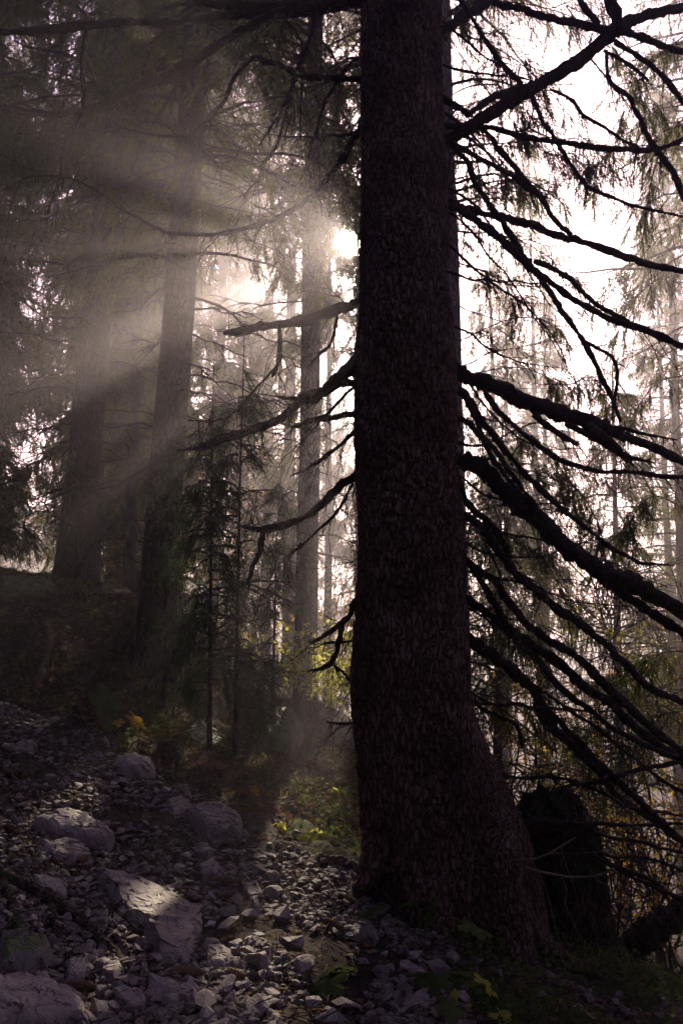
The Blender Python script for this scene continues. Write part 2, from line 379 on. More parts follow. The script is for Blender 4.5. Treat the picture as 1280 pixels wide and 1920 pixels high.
def strand_tpl(n, blade, width, seed, spread=0.8):
    g = np.random.default_rng(seed); V = []
    for k in range(n):
        t0 = (k+g.random())/n*0.95; az = g.random()*6.283; tilt = g.uniform(0.35, 1.0)*spread
        d = np.array([math.sin(tilt)*math.cos(az), math.sin(tilt)*math.sin(az), math.cos(tilt)])
        s = nrm(np.cross(d, g.normal(size=3))); b = np.array([0, 0, t0]); L = blade*g.uniform(0.6, 1.2)*(1-0.35*t0)
        V += [b-s*width*0.5, b+s*width*0.5, b+d*L]
    # the twig itself: a thin sliver
    V += [np.array([0.01, 0, 0]), np.array([-0.01, 0, 0]), np.array([0, 0, 1.0])]
    return np.array(V)
TPL = {'far': [strand_tpl(13, 0.30, 0.060, s) for s in range(6)], 'mid': [strand_tpl(24, 0.20, 0.034, 20+s) for s in range(6)],
       'near': [strand_tpl(46, 0.14, 0.018, 40+s) for s in range(6)]}
def strands(Pp, D, L, kind, g):
    """hang/point strand copies at Pp along D with length L; returns V, tris"""
    out = []; tp = TPL[kind]; which = g.integers(0, len(tp), len(Pp))
    for k, T in enumerate(tp):
        s = which == k
        if not s.any(): continue
        d = nrm(D[s]); a = nrm(np.cross(d, g.normal(size=d.shape))); b = np.cross(d, a); l = L[s][:, None, None]
        out.append((Pp[s][:, None, :]+l*(T[None, :, 0:1]*a[:, None, :]+T[None, :, 1:2]*b[:, None, :]+T[None, :, 2:3]*d[:, None, :])).reshape(-1, 3))
    V = np.vstack(out); return V, np.arange(len(V)).reshape(-1, 3)
def bough_pts(base, az, L, rise, droop, K, g, wob=0.04):
    """N boughs; base (N,3), returns (N,K,3)"""
    t = np.linspace(0, 1, K)[None, :]; out = np.stack([np.cos(az), np.sin(az)], 1)
    r = L[:, None]*t*(1-0.12*t); z = L[:, None]*(rise[:, None]*t-droop[:, None]*t**2+0.35*droop[:, None]*t**4)
    Pp = np.stack([base[:, 0:1]+out[:, 0:1]*r, base[:, 1:2]+out[:, 1:2]*r, base[:, 2:3]+z], -1)
    w = np.cumsum(g.normal(size=Pp.shape)*wob, axis=1); w -= w[:, :1]
    return Pp+w*L[:, None, None]*0.35
def crown_mesh(name, H, h0, Rc, dens, kind, seed, origin=None, lean=(0, 0), limit=None, per=5, whorl=0.42, S=5, fol=M['needle'], cull=True, tw=7, st=7, hang=1.0, slen=(0.22, 0.5), clump=-0.66, taper=0.75):
    g = np.random.default_rng(seed); hs = []; 
    h = h0
    while h < H-0.4:
        hs += [h+g.normal()*0.1 for _ in range(per)]; h += whorl*(0.8+0.4*g.random())
    hs = np.array(hs); N = len(hs); fr = (hs-h0)/(H-h0)
    L = Rc*np.clip(1-fr, 0.03, 1)**taper*g.uniform(0.6, 1.15, N)*np.clip(0.55+fr*4, 0, 1); az = g.random(N)*6.283
    base = np.stack([lean[0]*hs, lean[1]*hs, hs], 1)
    B = bough_pts(base, az, L, g.uniform(0.0, 0.25, N)+0.35*fr, g.uniform(0.35, 0.75, N), 8, g)
    # side twigs
    T = tw; tt = np.sort(g.uniform(0.18, 1.0, (N, T)), 1); ii = tt*7; k = np.minimum(ii.astype(int), 6); f = (ii-k)[..., None]
    n_ = np.arange(N)[:, None]; A = B[n_, k]*(1-f)+B[n_, k+1]*f; dr = nrm(B[n_, k+1]-B[n_, k])
    sd = np.where(g.random((N, T)) < 0.5, -1.0, 1.0)[..., None]; pr = nrm(np.cross(dr, np.array([0, 0, 1.0])))*sd
    tl = (0.36*L[:, None]*(1.15-tt*0.7)*g.uniform(0.6, 1.1, (N, T)))[..., None]
    td = nrm(dr*0.75+pr*0.8+np.array([0, 0, -0.28])*hang+g.normal(size=dr.shape)*0.12)
    E = A+td*tl+np.array([0, 0, -1.0])*tl*0.22*hang
    # strands on side twigs
    u = g.uniform(0.1, 1.0, (N, T, st))[..., None]; Sp = A[:, :, None]*(1-u)+E[:, :, None]*u; Sp = Sp.reshape(-1, 3)
    Sd = (td[:, :, None]*g.uniform(0.2, 1.1, (N, T, st, 1))+np.array([0, 0, -1.0])*g.uniform(0.1, 1.6, (N, T, st, 1))*hang+g.normal(size=(N, T, st, 3))*0.28).reshape(-1, 3)
    Sl = g.uniform(slen[0], slen[1], len(Sp))
    sel = g.random(len(Sp)) < dens
    # clumpy gaps
    cl = vnoise(Sp*0.9+seed*3.1, seed)+.55*vnoise(Sp*2.3+seed*1.7, seed+4); sel &= (cl > clump)
    if origin is not None and cull: sel &= keep(Sp+np.array(origin), 0.05) & keep(Sp+nrm(Sd)*Sl[:, None]+np.array(origin), 0.04) & keep(Sp+nrm(Sd)*Sl[:, None]*.5+np.array(origin), 0.04)
    if limit is not None: sel &= limit(Sp+np.array(origin))
    Sp, Sd, Sl = Sp[sel], Sd[sel], Sl[sel]
    V, Tt = strands(Sp, Sd, Sl, kind, g)
    C = np.stack([A, (A+E)/2+np.array([0, 0, 0.02]), E], 2).reshape(-1, 3, 3)
    if origin is not None and cull:
        og = np.array(origin); C = C[keep(C[:, 1]+og, .08) & keep(C[:, 2]+og, .03) & keep(C[:, 0]+og, .03)]
        kb = np.ones(N, bool)
        for f_ in np.linspace(0, 6.99, 22): i_ = int(f_); kb &= keep(B[:, i_]*(1-f_+i_)+B[:, i_+1]*(f_-i_)+og, .02)
        B = B[kb]; L = L[kb]
    bv, bq = tubes(B, np.linspace(1, 0.2, 8)[None, :]*(0.008+0.010*L)[:, None], S)
    cv, cq = tubes(C, np.broadcast_to(np.array([0.007, 0.005, 0.002]), (len(C), 3)), 3)
    bt, ct = quads2(bq), quads2(cq)
    VV, TT, MI = merge([(V, Tt, 0), (bv, bt, 1), (cv, ct, 1)])
    return mesh_np(name, VV, TT, [fol, M['dead']], MI, smooth=False)
def trunk_mesh(name, H, r0, lean=(0, 0), S=20, K=40, mat_=None, flare=0.6, seed=0, wob=0.02):
    z = np.concatenate([np.linspace(-0.5, 1.2, 14), np.linspace(1.4, H, K)])
    zz = np.clip(z, 0, None); r = r0*(1-0.92*zz/H)**0.85*(1+flare*np.exp(-np.clip(z+0.3, 0, None)*3.2)); 
    Pp = np.stack([lean[0]*z+wob*vnoise(np.stack([z*0.5, z*0, z*0], 1), seed), lean[1]*z+wob*vnoise(np.stack([z*0.5, z*0+3, z*0], 1), seed), z], 1)
    V, Q = tubes(Pp[None], r[None], S)
    th = np.tile(np.linspace(0, 6.283, S, endpoint=False), len(z)); zz = np.repeat(z, S); C = np.repeat(Pp, S, 0)
    lob = 1+0.35*np.exp(-np.clip(zz+0.2, 0, None)*3.0)*np.sin(th*5+seed)*0.6+0.035*fbm(np.stack([np.cos(th)*2, np.sin(th)*2, zz*1.5], 1), 3, seed)
    V = C+(V-C)*lob[:, None]
    return mesh_np(name, V, Q, [mat_ or M['bark_far']])
def dead_branches(root, lo, hi, n, Lr, seed, r0, lean=(0, 0), name='branch', droop=(0.1, 0.55), rr=(0.010, 0.022), cam_side=True, twn=9):
    """n bare dead lower branches, each a child of its own, with its side twigs"""
    g = np.random.default_rng(seed)
    for k in range(n):
        h = lo+(hi-lo)*(k+g.random())/n; az = g.random()*6.283; L = g.uniform(*Lr)
        b = np.array([[lean[0]*h+math.cos(az)*r0*0.6, lean[1]*h+math.sin(az)*r0*0.6, h]])
        B = bough_pts(b, np.array([az]), np.array([L]), g.uniform(-0.1, 0.35, 1), g.uniform(*droop, 1), 12, g, 0.05)
        v, q = tubes(B, (np.linspace(1, 0.18, 12)*g.uniform(*rr))[None], 6, 0.25, seed+k)
        parts = [(v, q, 0)]
        T = twn; i = g.integers(3, 11, T); A = B[0, i]; d = nrm(B[0, i]-B[0, i-1]); pr = nrm(np.cross(d, [0, 0, 1.0]))*np.where(g.random((T, 1)) < .5, -1, 1)
        tl = g.uniform(0.15, 0.45, (T, 1))*L*0.55; td = nrm(d+pr*0.7+g.normal(size=(T, 3))*0.25+np.array([0, 0, -0.25]))
        C = np.stack([A, A+td*tl*0.5+g.normal(size=(T, 3))*0.03, A+td*tl+np.array([0, 0, -0.25])*tl+g.normal(size=(T, 3))*0.03], 1)
        v, q = tubes(C, np.broadcast_to(np.array([0.007, 0.005, 0.002]), (T, 3)), 4); parts.append((v, q, 0))
        V, Q, _ = merge(parts)
        obj(name, mesh_np(name, V, Q, [M['dead']]), root)
def lean_of(bx, by, tx, ty, Y):
    a = at(bx, by, Y); b = at(tx, ty, Y); return ((b[0]-a[0])/(b[2]-a[2]), 0.0)
def spruce(px, py, Y, H, r0, h0, Rc, label, lean=(0, 0), dens=0.8, kind='far', seed=1, nd=0, dl=(0.8, 2.0), group='tall spruces of the slope', share=None, dhi=None, **kw):
    if py is None: X_ = px; b = np.array([X_, Y, float(tz(X_, Y)[0])])
    else: b = at(px, py, Y)
    root = empty('spruce_tree', b)
    tag(root, label, 'tree', group)
    if share is None:
        tm = trunk_mesh('trunk', H, r0, lean, seed=seed); cm = crown_mesh('crown', H, h0, Rc, dens, kind, seed, origin=b, lean=lean, **kw)
    else: tm, cm = share
    obj('trunk', tm, root); obj('crown', cm, root)
    if nd: dead_branches(root, 0.8, dhi or h0+1.5, nd, dl, seed+50, r0, lean)
    return root, tm, cm

# trees the photo shows clearly
spruce(135, 1100, 11.0, 24, 0.235, 5.6, 3.2, 'leftmost thick spruce trunk standing on the bank, crossed by sunbeams', lean_of(135, 1100, 212, 250, 11), 0.6, 'mid', 3, 46, (0.8, 2.6), tw=8, st=9)
spruce(290, 1235, 9.3, 22, 0.215, 4.8, 3.0, 'spruce trunk left of centre where the brightest sunbeam lands', lean_of(290, 1235, 372, 60, 9.3), 0.55, 'mid', 5, 38, (0.7, 2.2), tw=8, st=9)
spruce(573, 1350, 11.5, 25, 0.172, 7.0, 2.6, 'slender trunk between the young spruce and the big trunk, striped by low sun', lean_of(573, 1350, 590, 250, 11.5), 0.6, 'far', 8, 30, (1.0, 2.4), tw=7, st=8)
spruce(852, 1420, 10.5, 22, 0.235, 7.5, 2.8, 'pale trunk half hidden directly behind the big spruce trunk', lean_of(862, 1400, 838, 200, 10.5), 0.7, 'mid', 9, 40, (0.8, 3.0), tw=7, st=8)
print('trees near done')

# ------------------------------------------------------------------ the big spruce in front
YM = 4.5
PROF = [(-60, 679, 828), (0, 678, 830), (200, 676, 832), (400, 675, 835), (520, 674, 838), (570, 669, 841), (620, 666, 844), (700, 661, 852), (780, 662, 857), (850, 664, 862),
        (1000, 668, 868), (1100, 668, 871), (1200, 663, 875), (1280, 660, 880), (1350, 661, 896), (1400, 665, 914), (1450, 672, 940), (1500, 680, 962), (1550, 685, 985),
        (1600, 688, 998), (1650, 686, 1006), (1700, 682, 1012), (1760, 676, 1022), (1830, 668, 1040), (1900, 660, 1060)]
def main_trunk():
    pr = np.array(PROF, float)
    c = []; 
    for y, l, r in PROF:
        a = at(l, y, YM); b = at(r, y, YM); c.append((a[2], (a[0]+b[0])/2, (b[0]-a[0])/2))
    c = np.array(c[::-1]); z = np.concatenate([np.arange(c[0, 0], 4.9, 0.0075), np.arange(4.9, 9, 0.05), np.arange(9, 24, 0.4)])
    zc = np.append(c[:, 0], 24.0); xc = np.interp(z, zc, np.append(c[:, 1], c[-1, 1]+0.1)); rc = np.interp(z, zc, np.append(c[:, 2], 0.04))
    ker = np.ones(15)/15; n1 = int((z < 4.8).sum())
    for a in (xc, rc): a[8:n1-8] = np.convolve(a[:n1], ker, 'same')[8:n1-8]
    S = 240; th = np.linspace(0, 2*np.pi, S, endpoint=False)
    ry = np.minimum(rc, 0.27+0.35*np.clip(rc-0.27, 0, 1))
    Xg = xc[:, None]+rc[:, None]*np.cos(th)[None]; Yg = YM+0.0*xc[:, None]+ry[:, None]*np.sin(th)[None]
    V = np.stack([Xg, Yg, np.broadcast_to(z[:, None], Xg.shape)], -1).reshape(-1, 3)
    Nn = np.stack([np.cos(th), np.sin(th), th*0], 1); Nn = np.tile(Nn, (len(z), 1))
    w = V+0.03*np.stack([vnoise(V*12, 1), vnoise(V*12, 2), vnoise(V*12, 3)], 1)
    f1, f2 = cells(w*np.array([31, 31, 12]), 4); g1, g2 = cells(w*np.array([64, 64, 30]), 8)
    d = -0.009*np.exp(-((f2-f1)/0.16)**2)*np.clip(1+1.2*fbm(V*np.array([4, 4, 1.5]), 2, 77), .15, 2)+0.010*(_h(*(np.floor(w*np.array([19, 19, 9])).astype(np.int64)).T, 6)-.5)*0-0.004*np.exp(-((g2-g1)/0.2)**2)+0.006*_h(*(np.floor(w*np.array([26, 26, 11])).astype(int)).T, 3)*0
    low = np.clip((0.9-V[:, 2])/1.0, 0, 1)
    d += 0.018*fbm(V*np.array([5, 5, 2.2]), 5, 5)+0.006*fbm(V*22, 2, 31)+0.02*low*fbm(V*np.array([7, 7, 1.3]), 3, 9)
    a = np.arctan2(Nn[:, 1], Nn[:, 0]); d += low**2*0.05*np.sin(a*6+1.0)
    V = V+Nn*d[:, None]; K = len(z)
    k = np.arange(K-1)[:, None]*S; s = np.arange(S)[None]; s2 = (s+1) % S
    return mesh_np('trunk', V, np.stack([k+s, k+s2, k+S+s2, k+S+s], -1).reshape(-1, 4), [M['bark']])
_b = at(845, 1690, YM); big = empty('spruce_tree', (_b[0], _b[1], _b[2]))
tag(big, 'massive dark spruce trunk in front, many bare branches sweeping down to the right', 'tree', 'tall spruces of the slope')
def under(o, root): o.parent = root; o.matrix_parent_inverse = Matrix.Translation(-Vector(root.location)); return o
under(obj('trunk', main_trunk()), big)

BR = [  # each branch: traced line (x, y, half width) ; d = how far its tip leans away from (+) or towards (-) the camera
 [(790,285,14),(820,273,14),(892,230,14),(982,176,16),(1036,144,15),(1107,97,15),(1161,54,17),(1201,32,14),(1290,11,12)],
 [(1161,54,14),(1150,20,13),(1128,-30,10)],
 [(815,176,9),(850,197,9),(882,214,8)], [(878,216,8),(928,180,9),(985,160,6)],
 [(775,105,12),(820,65,12),(874,29,13),(940,-15,11)],
 [(925,0,9),(980,18,9),(1020,30,9),(1080,44,9),(1150,55,10),(1200,70,10),(1240,85,9),(1300,103,8)],
 [(840,-30,5),(885,36,5),(913,83,6),(946,126,6),(978,158,6)],
 [(1075,-20,8),(1098,18,8),(1120,44,8)],
 [(1150,79,6),(1212,115,6),(1251,154,7),(1295,210,6)], [(1130,95,4),(1180,122,5),(1215,151,3)],
 [(1136,93,4),(1143,151,5),(1180,187,6),(1208,244,7),(1230,280,7),(1262,323,7),(1290,395,7)],
 [(1107,111,2.5),(1136,145,2.5),(1155,172,2)],
 [(825,232,6),(850,238,6),(902,237,6),(940,246,7),(982,259,7),(1036,268,7),(1107,275,7),(1180,279,7),(1233,280,6),(1295,250,5)],
 [(1028,165,3),(1071,187,4),(1093,216,4),(1129,237,4),(1165,259,4),(1197,277,4)],
 [(992,170,5),(1021,230,5),(1050,277,5),(1079,323,5),(1107,352,5),(1143,370,4),(1197,388,4),(1295,410,3)],
 [(850,270,6),(892,295,5),(939,320,5),(964,331,6),(992,356,6),(1025,371,3)],
 [(895,235,5),(921,259,6),(935,280,7),(964,316,7),(992,349,7),(1014,374,7),(1043,417,7),(1068,440,6)],
 [(845,268,7),(874,302,7),(892,345,7),(917,384,7),(942,417,8),(964,452,8),(980,482,8)],
 [(820,372,13),(850,386,12),(895,397,9),(930,405,9),(985,418,9),(1036,440,9),(1080,450,9),(1143,472,10),(1200,490,9),(1295,514,8)],
 [(850,386,10),(892,414,9),(928,443,9),(964,472,11),(992,497,11),(1018,519,8),(1064,555,8),(1107,580,8),(1161,605,8),(1215,623,8),(1295,658,7)],
 [(1000,490,6),(1054,515,6),(1100,555,6),(1143,587,6),(1208,619,5)],
 [(1005,512,7),(1036,555,7),(1072,608,7),(1100,652,6),(1129,716,6),(1143,741,5),(1161,792,3)],
 [(1097,641,5),(1143,666,4),(1156,698,5),(1154,734,4),(1147,765,3)],
 [(790,665,14),(835,685,17),(865,703,19),(910,718,20),(964,745,20),(1036,770,19),(1107,790,17),(1150,810,14),(1200,830,12),(1295,870,10)],
 [(1100,795,14),(1136,825,12),(1165,852,9),(1184,867,4)], [(1060,792,8),(1125,829,7),(1175,855,6),(1226,868,2)],
 [(1000,775,8),(1036,806,7),(1075,829,6),(1084,833,4)], [(1150,800,5),(1200,812,4),(1268,825,1.5)],
 [(825,722,11),(865,736,12),(885,765,10),(915,805,8),(964,868,7),(1000,904,8),(1036,940,7),(1093,987,6),(1143,1023,6),(1197,1052,4),(1262,1062,1.5)],
 [(880,750,6),(900,810,6),(935,853,6),(958,890,6),(990,930,5),(1020,965,3)],
 [(830,781,9),(875,788,9),(895,815,7),(930,870,6),(965,915,5),(1010,960,4),(1040,1010,3)],
 [(905,735,7),(939,774,7),(982,815,6),(1020,845,7),(1050,862,7),(1090,877,6),(1125,886,6),(1180,884,6),(1250,895,6),(1295,893,3)],
 [(810,856,24),(855,864,20),(892,870,20),(920,893,20),(940,920,21),(982,955,23),(1021,987,22),(1072,1034,21),(1125,1073,22),(1180,1096,22),(1215,1112,20),(1295,1160,18)],
 [(1125,1085,10),(1197,1133,11),(1295,1198,10)],
 [(845,948,9),(892,980,10),(928,1023,10),(964,1073,11),(1000,1102,11),(1043,1141,10),(1100,1181,10),(1143,1217,9),(1180,1250,9),(1215,1286,8),(1295,1327,8)],
 [(858,895,6),(878,945,8),(915,980,9),(940,1015,9),(955,1050,7)],
 [(855,1035,10),(913,1080,9),(946,1116,9),(982,1163,10),(1021,1195,10),(1072,1229,10),(1125,1275,11),(1161,1311,11),(1208,1355,10),(1295,1424,9)],
 [(880,1060,6),(928,1134,8),(953,1177,7),(982,1210,7),(1014,1250,8),(1064,1304,8),(1107,1333,7),(1143,1362,7),(1215,1401,7),(1295,1432,7)],
 [(835,1103,11),(892,1131,11),(946,1174,11),(982,1202,11),(1043,1240,11),(1090,1283,11),(1143,1319,11),(1180,1355,11),(1233,1394,11),(1295,1440,10)],
 [(830,1165,14),(874,1199,13),(928,1232,14),(971,1268,14),(1000,1297,12),(1021,1340,13),(1043,1372,12),(1090,1416,10),(1125,1452,9),(1161,1495,8),(1215,1531,7),(1295,1592,6)],
 [(1010,1310,7),(1072,1380,7),(1125,1434,8),(1180,1487,8),(1233,1534,8),(1295,1592,7)],
 [(1000,1286,4),(1043,1315,4),(1107,1358,4),(1180,1416,4),(1233,1459,4),(1295,1494,4)],
 [(870,1300,5),(900,1326,5),(928,1340,4),(967,1358,5),(978,1401,2.5)],
 [(897,1322,3),(964,1320,4),(1000,1326,4),(1072,1333,3),(1136,1335,1.5)],
 [(930,1456,5),(982,1459,5),(1036,1459,4),(1090,1470,4),(1125,1484,4),(1180,1513,4),(1295,1532,3)],
 [(1039,1480,3),(1125,1464,6),(1180,1448,6),(1290,1425,6)],
 [(975,1538,5),(1072,1545,4),(1172,1545,4),(1295,1548,3)], [(990,1532,4),(1086,1545,4),(1118,1563,4),(1180,1577,4),(1295,1602,4)],
 [(975,1543,4),(1054,1563,5),(1107,1592,5),(1180,1640,5),(1295,1692,4)], [(1107,1595,5),(1143,1620,5),(1215,1649,5),(1295,1702,5)],
 [(1070,1540,3),(1130,1600,3),(1215,1610,3),(1295,1640,3)],
 # to the left
 [(690,0,14),(640,8,13),(587,15,13),(510,22,11),(440,27,9),(320,40,8),(250,40,7),(150,50,8),(80,57,8),(-20,60,5)],
 [(530,20,9),(460,54,8),(359,115,9),(305,144,8),(252,165,7),(208,187,6),(160,205,6),(108,215,6),(54,208,6),(-20,199,5)],
 [(620,-25,10),(560,0,10),(500,10,9),(440,10,9),(380,2,9),(320,-14,8)],
 [(690,152,6),(632,147,6),(587,145,7),(557,139,6),(528,125,6),(498,113,6),(480,107,5),(454,125,4),(433,154,4),(421,184,4),(400,211,4),(379,232,3),(362,254,3)],
 [(362,254,3),(330,255,3),(290,252,2.5),(250,245,2),(218,238,1)], [(362,254,3),(375,265,2.5),(385,285,2.5),(407,306,2.5),(430,302,2),(448,287,1)],
 [(595,5,4),(578,77,4),(557,137,5),(543,175,4),(525,211,3),(486,274,2.5)],
 [(545,170,4),(536,210,3),(520,270,3),(505,297,3),(490,310,2.5),(485,335,2),(470,352,2),(456,367,1)],
 [(690,205,7),(673,240,7),(647,294,7),(617,330,6),(587,362,6),(552,392,5),(504,416,5),(454,430,4.5),(409,439,4),(365,441,4),(320,436,4),(290,425,3),(240,400,2.5),(225,385,1.5)],
 [(690,566,11),(664,571,9),(631,581,10),(581,599,10),(544,606,10),(487,613,8),(445,621,8),(421,625,3)],
 [(523,610,4),(525,650,4),(522,680,4),(510,706,2)], [(519,685,2.5),(490,715,2),(460,750,2),(430,780,2),(395,790,1.5),(350,790,1)],
 [(685,670,14),(660,690,13),(631,708,10),(612,728,8),(590,742,8),(560,757,8),(519,788,8),(475,803,8),(430,820,8),(385,832,8),(370,838,4),(330,844,1)],
 [(612,728,5),(580,735,4),(560,745,4),(535,747,4),(516,743,1.5)], [(680,715,7),(640,722,6),(612,735,6),(585,755,5)],
 [(685,771,6),(660,775,6),(625,783,6),(590,788,6),(560,798,5),(546,802,2)],
 [(685,790,4),(665,808,4),(640,830,4),(610,855,4),(580,875,3.5),(545,893,1.5)],
 [(685,880,8),(662,895,8),(630,920,8),(600,950,7),(570,970,7),(530,985,7),(500,992,7),(455,988,2)], [(495,993,6),(488,1030,5),(475,1060,4),(465,1095,2)],
 [(662,905,3),(635,955,3),(600,990,2.5),(560,1025,3),(540,1040,2),(525,1048,1)],
 [(685,1110,6),(665,1130,6),(655,1155,6),(630,1175,5),(600,1195,4),(580,1206,2)], [(642,1165,5),(637,1200,5),(625,1235,5),(605,1252,4),(575,1258,1.5)],
 [(620,1245,2.5),(645,1262,2.5),(668,1295,2)], [(680,1355,3),(640,1357,3),(613,1355,1.5)],
 [(632,590,4),(622,640,3),(600,665,3),(575,690,1.5)], [(672,105,3),(640,140,2.5),(610,190,2.5),(595,240,2),(570,330,1)],
 [(500,0,2.5),(560,70,2),(565,150,2),(562,260,1)], [(165,50,4),(155,110,4),(157,180,4),(150,225,3),(120,270,2.5),(110,330,2),(90,400,1.5)],
 [(240,400,2),(150,340,2),(60,330,1.5),(0,360,1)],
]
PALE = [[(955,1615,2.5),(1007,1608,2.5),(1036,1597,2.5),(1079,1570,1.5)], [(960,1618,2.5),(1014,1635,3),(1072,1644,3),(1118,1640,2.5),(1150,1627,1.5)]]
gB = np.random.default_rng(99)
def branch_obj(pts, d0, d1, seed, root, m, twn, rk=0.42, Ymain=YM, name='branch'):
    g = np.random.default_rng(seed); p = np.array(pts, float); ln = np.hypot(np.diff(p[:, 0]), np.diff(p[:, 1])).sum()
    n = max(8, int(ln/7)); q = resample(p, n)
    s = np.linspace(0, 1, n); Yd = Ymain+d0+(d1-d0)*s
    W3 = np.array([at(a, b, y) for a, b, y in zip(q[:, 0], q[:, 1], Yd)]); r = np.maximum(q[:, 2]*(.98 if p[:, 0].mean() < 690 else .76), 0.7)*Yd/F*(1+.10*vnoise(np.stack([s*ln/26, s*0, s*0+seed], 1), seed))
    W3 += 0.010*np.stack([vnoise(W3*9, seed), vnoise(W3*9, seed+1), vnoise(W3*9, seed+2)], 1)*min(1, ln/300)
    v, qd = tubes(W3[None], r[None], 12, 0, seed)
    C = np.repeat(W3, 12, 0); V2 = C+(v-C)*(1+rk*fbm(v*48, 3, seed)+0.16*fbm(v*17, 2, seed+3))[:, None]
    parts = [(V2, qd, 0)]
    if twn:                                     # short snags and hanging twigs
        T = twn; i = g.integers(1, n-1, T); A = W3[i]; d = nrm(W3[i]-W3[i-1])
        td = nrm(d*0.6+np.array([0, 0, -1.0])*g.uniform(-0.5, 1.2, (T, 1))+g.normal(size=(T, 3))*0.45)
        tl = np.where(g.random((T, 1)) < 0.5, g.uniform(0.015, 0.06, (T, 1)), g.uniform(0.08, 0.42, (T, 1)))
        k = np.linspace(0, 1, 6)[None, :, None]; Pp = A[:, None]+td[:, None]*tl[:, None]*k+np.cumsum(g.normal(size=(T, 6, 3)), 1)*0.09*tl[:, None]*k+np.array([0, 0, -1.0])*tl[:, None]*k**2*0.25
        rr = np.where(tl < 0.07, 0.0035, 0.0022)*np.array([1, .9, .75, .6, .45, .25])[None]*g.uniform(0.7, 1.4, (T, 1))
        v, qd = tubes(Pp, rr, 5); parts.append((v, qd, 0))
    V, Q, _ = merge(parts)
    return under(obj(name, mesh_np(name, V, Q, [m])), root), W3
for k, b in enumerate(BR):
    ln = abs(b[-1][0]-b[0][0])+abs(b[-1][1]-b[0][1])
    on_trunk = 655 < b[0][0] < 900 and b[0][1] > -60
    d1 = (gB.uniform(-0.35, 1.1) if on_trunk else gB.uniform(0.0, 0.5))*min(1, ln/300)
    branch_obj(b, 0.0 if on_trunk else 0.15, d1, 200+k, big, M['dead'], int(ln/6)+4)
gT = np.random.default_rng(12)
for k in range(21):                             # thin bare branches between the thick ones
    y0_ = 60+k*68+gT.uniform(-25, 25); sg = -1 if k % 7 == 3 else 1
    x_, y_ = (850 if sg > 0 else 672), y0_; an = R(gT.uniform(5, 55)); p_ = [(x_-sg*20, y_-8, 3.2)]; Ln = gT.uniform(160, 430) if sg > 0 else gT.uniform(90, 200)
    for q in range(7):
        x_ += sg*Ln/7*math.cos(an); y_ += Ln/7*math.sin(an); an += R(gT.uniform(-16, 15)); p_.append((x_, y_, 3.2*(1-.12*q)))
    branch_obj(p_, 0, gT.uniform(-.3, 1.0), 900+k, big, M['dead'], 34, .3)
for k, b in enumerate([[(760, 1600, 50), (790, 1690, 46), (845, 1775, 30), (885, 1830, 14), (900, 1860, 5)], [(940, 1640, 40), (985, 1730, 30), (1040, 1790, 22), (1105, 1825, 13), (1150, 1850, 5)], [(715, 1560, 30), (700, 1620, 27), (684, 1655, 18), (660, 1668, 8)]]):
    branch_obj(b, -.12, (-.42, -.1, -.15)[k], 970+k, big, M['bark'], 0, .16, name='root')
for k, b in enumerate(PALE): branch_obj(b, -0.45, -0.6, 400+k, big, M['pale'], 4)

# ------------------------------------------------------------------ needle-bearing boughs that hang into the picture
def live_bough(pts, Y0, Y1, root, seed, kind='mid', fol='needle', n_t=26, wide=0.35, st=10, sl=(0.12, 0.3), hang=1.0, r=0.008):
    g = np.random.default_rng(seed); p = resample(np.array(pts, float), 24); Yd = np.linspace(Y0, Y1, 24)
    W3 = np.array([at(a, b, y) for (a, b), y in zip(p[:, :2], Yd)])
    v, q = tubes(W3[None], (np.linspace(1, 0.3, 24)*r)[None], 6, 0.3, seed); parts = [(v, quads2(q), 1)]
    i = g.integers(1, 23, n_t); A = W3[i]; d = nrm(W3[i]-W3[i-1]); sd = g.normal(size=(n_t, 3))*0.7
    td = nrm(d*0.7+sd+np.array([0, 0, -0.3*hang])); tl = wide*g.uniform(0.4, 1.1, (n_t, 1)); E = A+td*tl
    C = np.stack([A, (A+E)/2, E+np.array([0, 0, -0.2])*tl*hang], 1); v, q = tubes(C, np.broadcast_to(np.array([.004, .003, .0015]), (n_t, 3)), 4); parts.append((v, quads2(q), 1))
    u = g.uniform(0, 1, (n_t, st, 1)); Sp = (C[:, None, 0]*(1-u)+C[:, None, 2]*u).reshape(-1, 3)
    Sd = (td[:, None]*g.uniform(.2, 1, (n_t, st, 1))+np.array([0, 0, -1.0])*hang*g.uniform(.1, 1.5, (n_t, st, 1))+g.normal(size=(n_t, st, 3))*.25).reshape(-1, 3)
    k = keep(Sp, 0.03); Sp, Sd = Sp[k], Sd[k]
    V, T = strands(Sp, Sd, g.uniform(*sl, len(Sp)), kind, g); parts.append((V, T, 0))
    V, T, MI = merge(parts)
    return under(obj('bough', mesh_np('bough', V, T, [M[fol], M['dead']], MI, smooth=False)), root)
spr = [o for o in COL.objects if o.name.startswith('spruce_tree')]
T1, T2, T3, T4 = spr[0], spr[1], spr[2], spr[3]
M['bark_haze_tint'] = bark_mat('haze_tinted_bark', (0.24, 0.20, 0.18), (0.34, 0.29, 0.27), (0.46, 0.41, 0.39), 0.7, 0.0, 0.02)  # bark colour lightened to stand for haze in front of this trunk
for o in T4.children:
    if o.name.startswith('trunk'): o.data.materials[0] = M['bark_haze_tint']
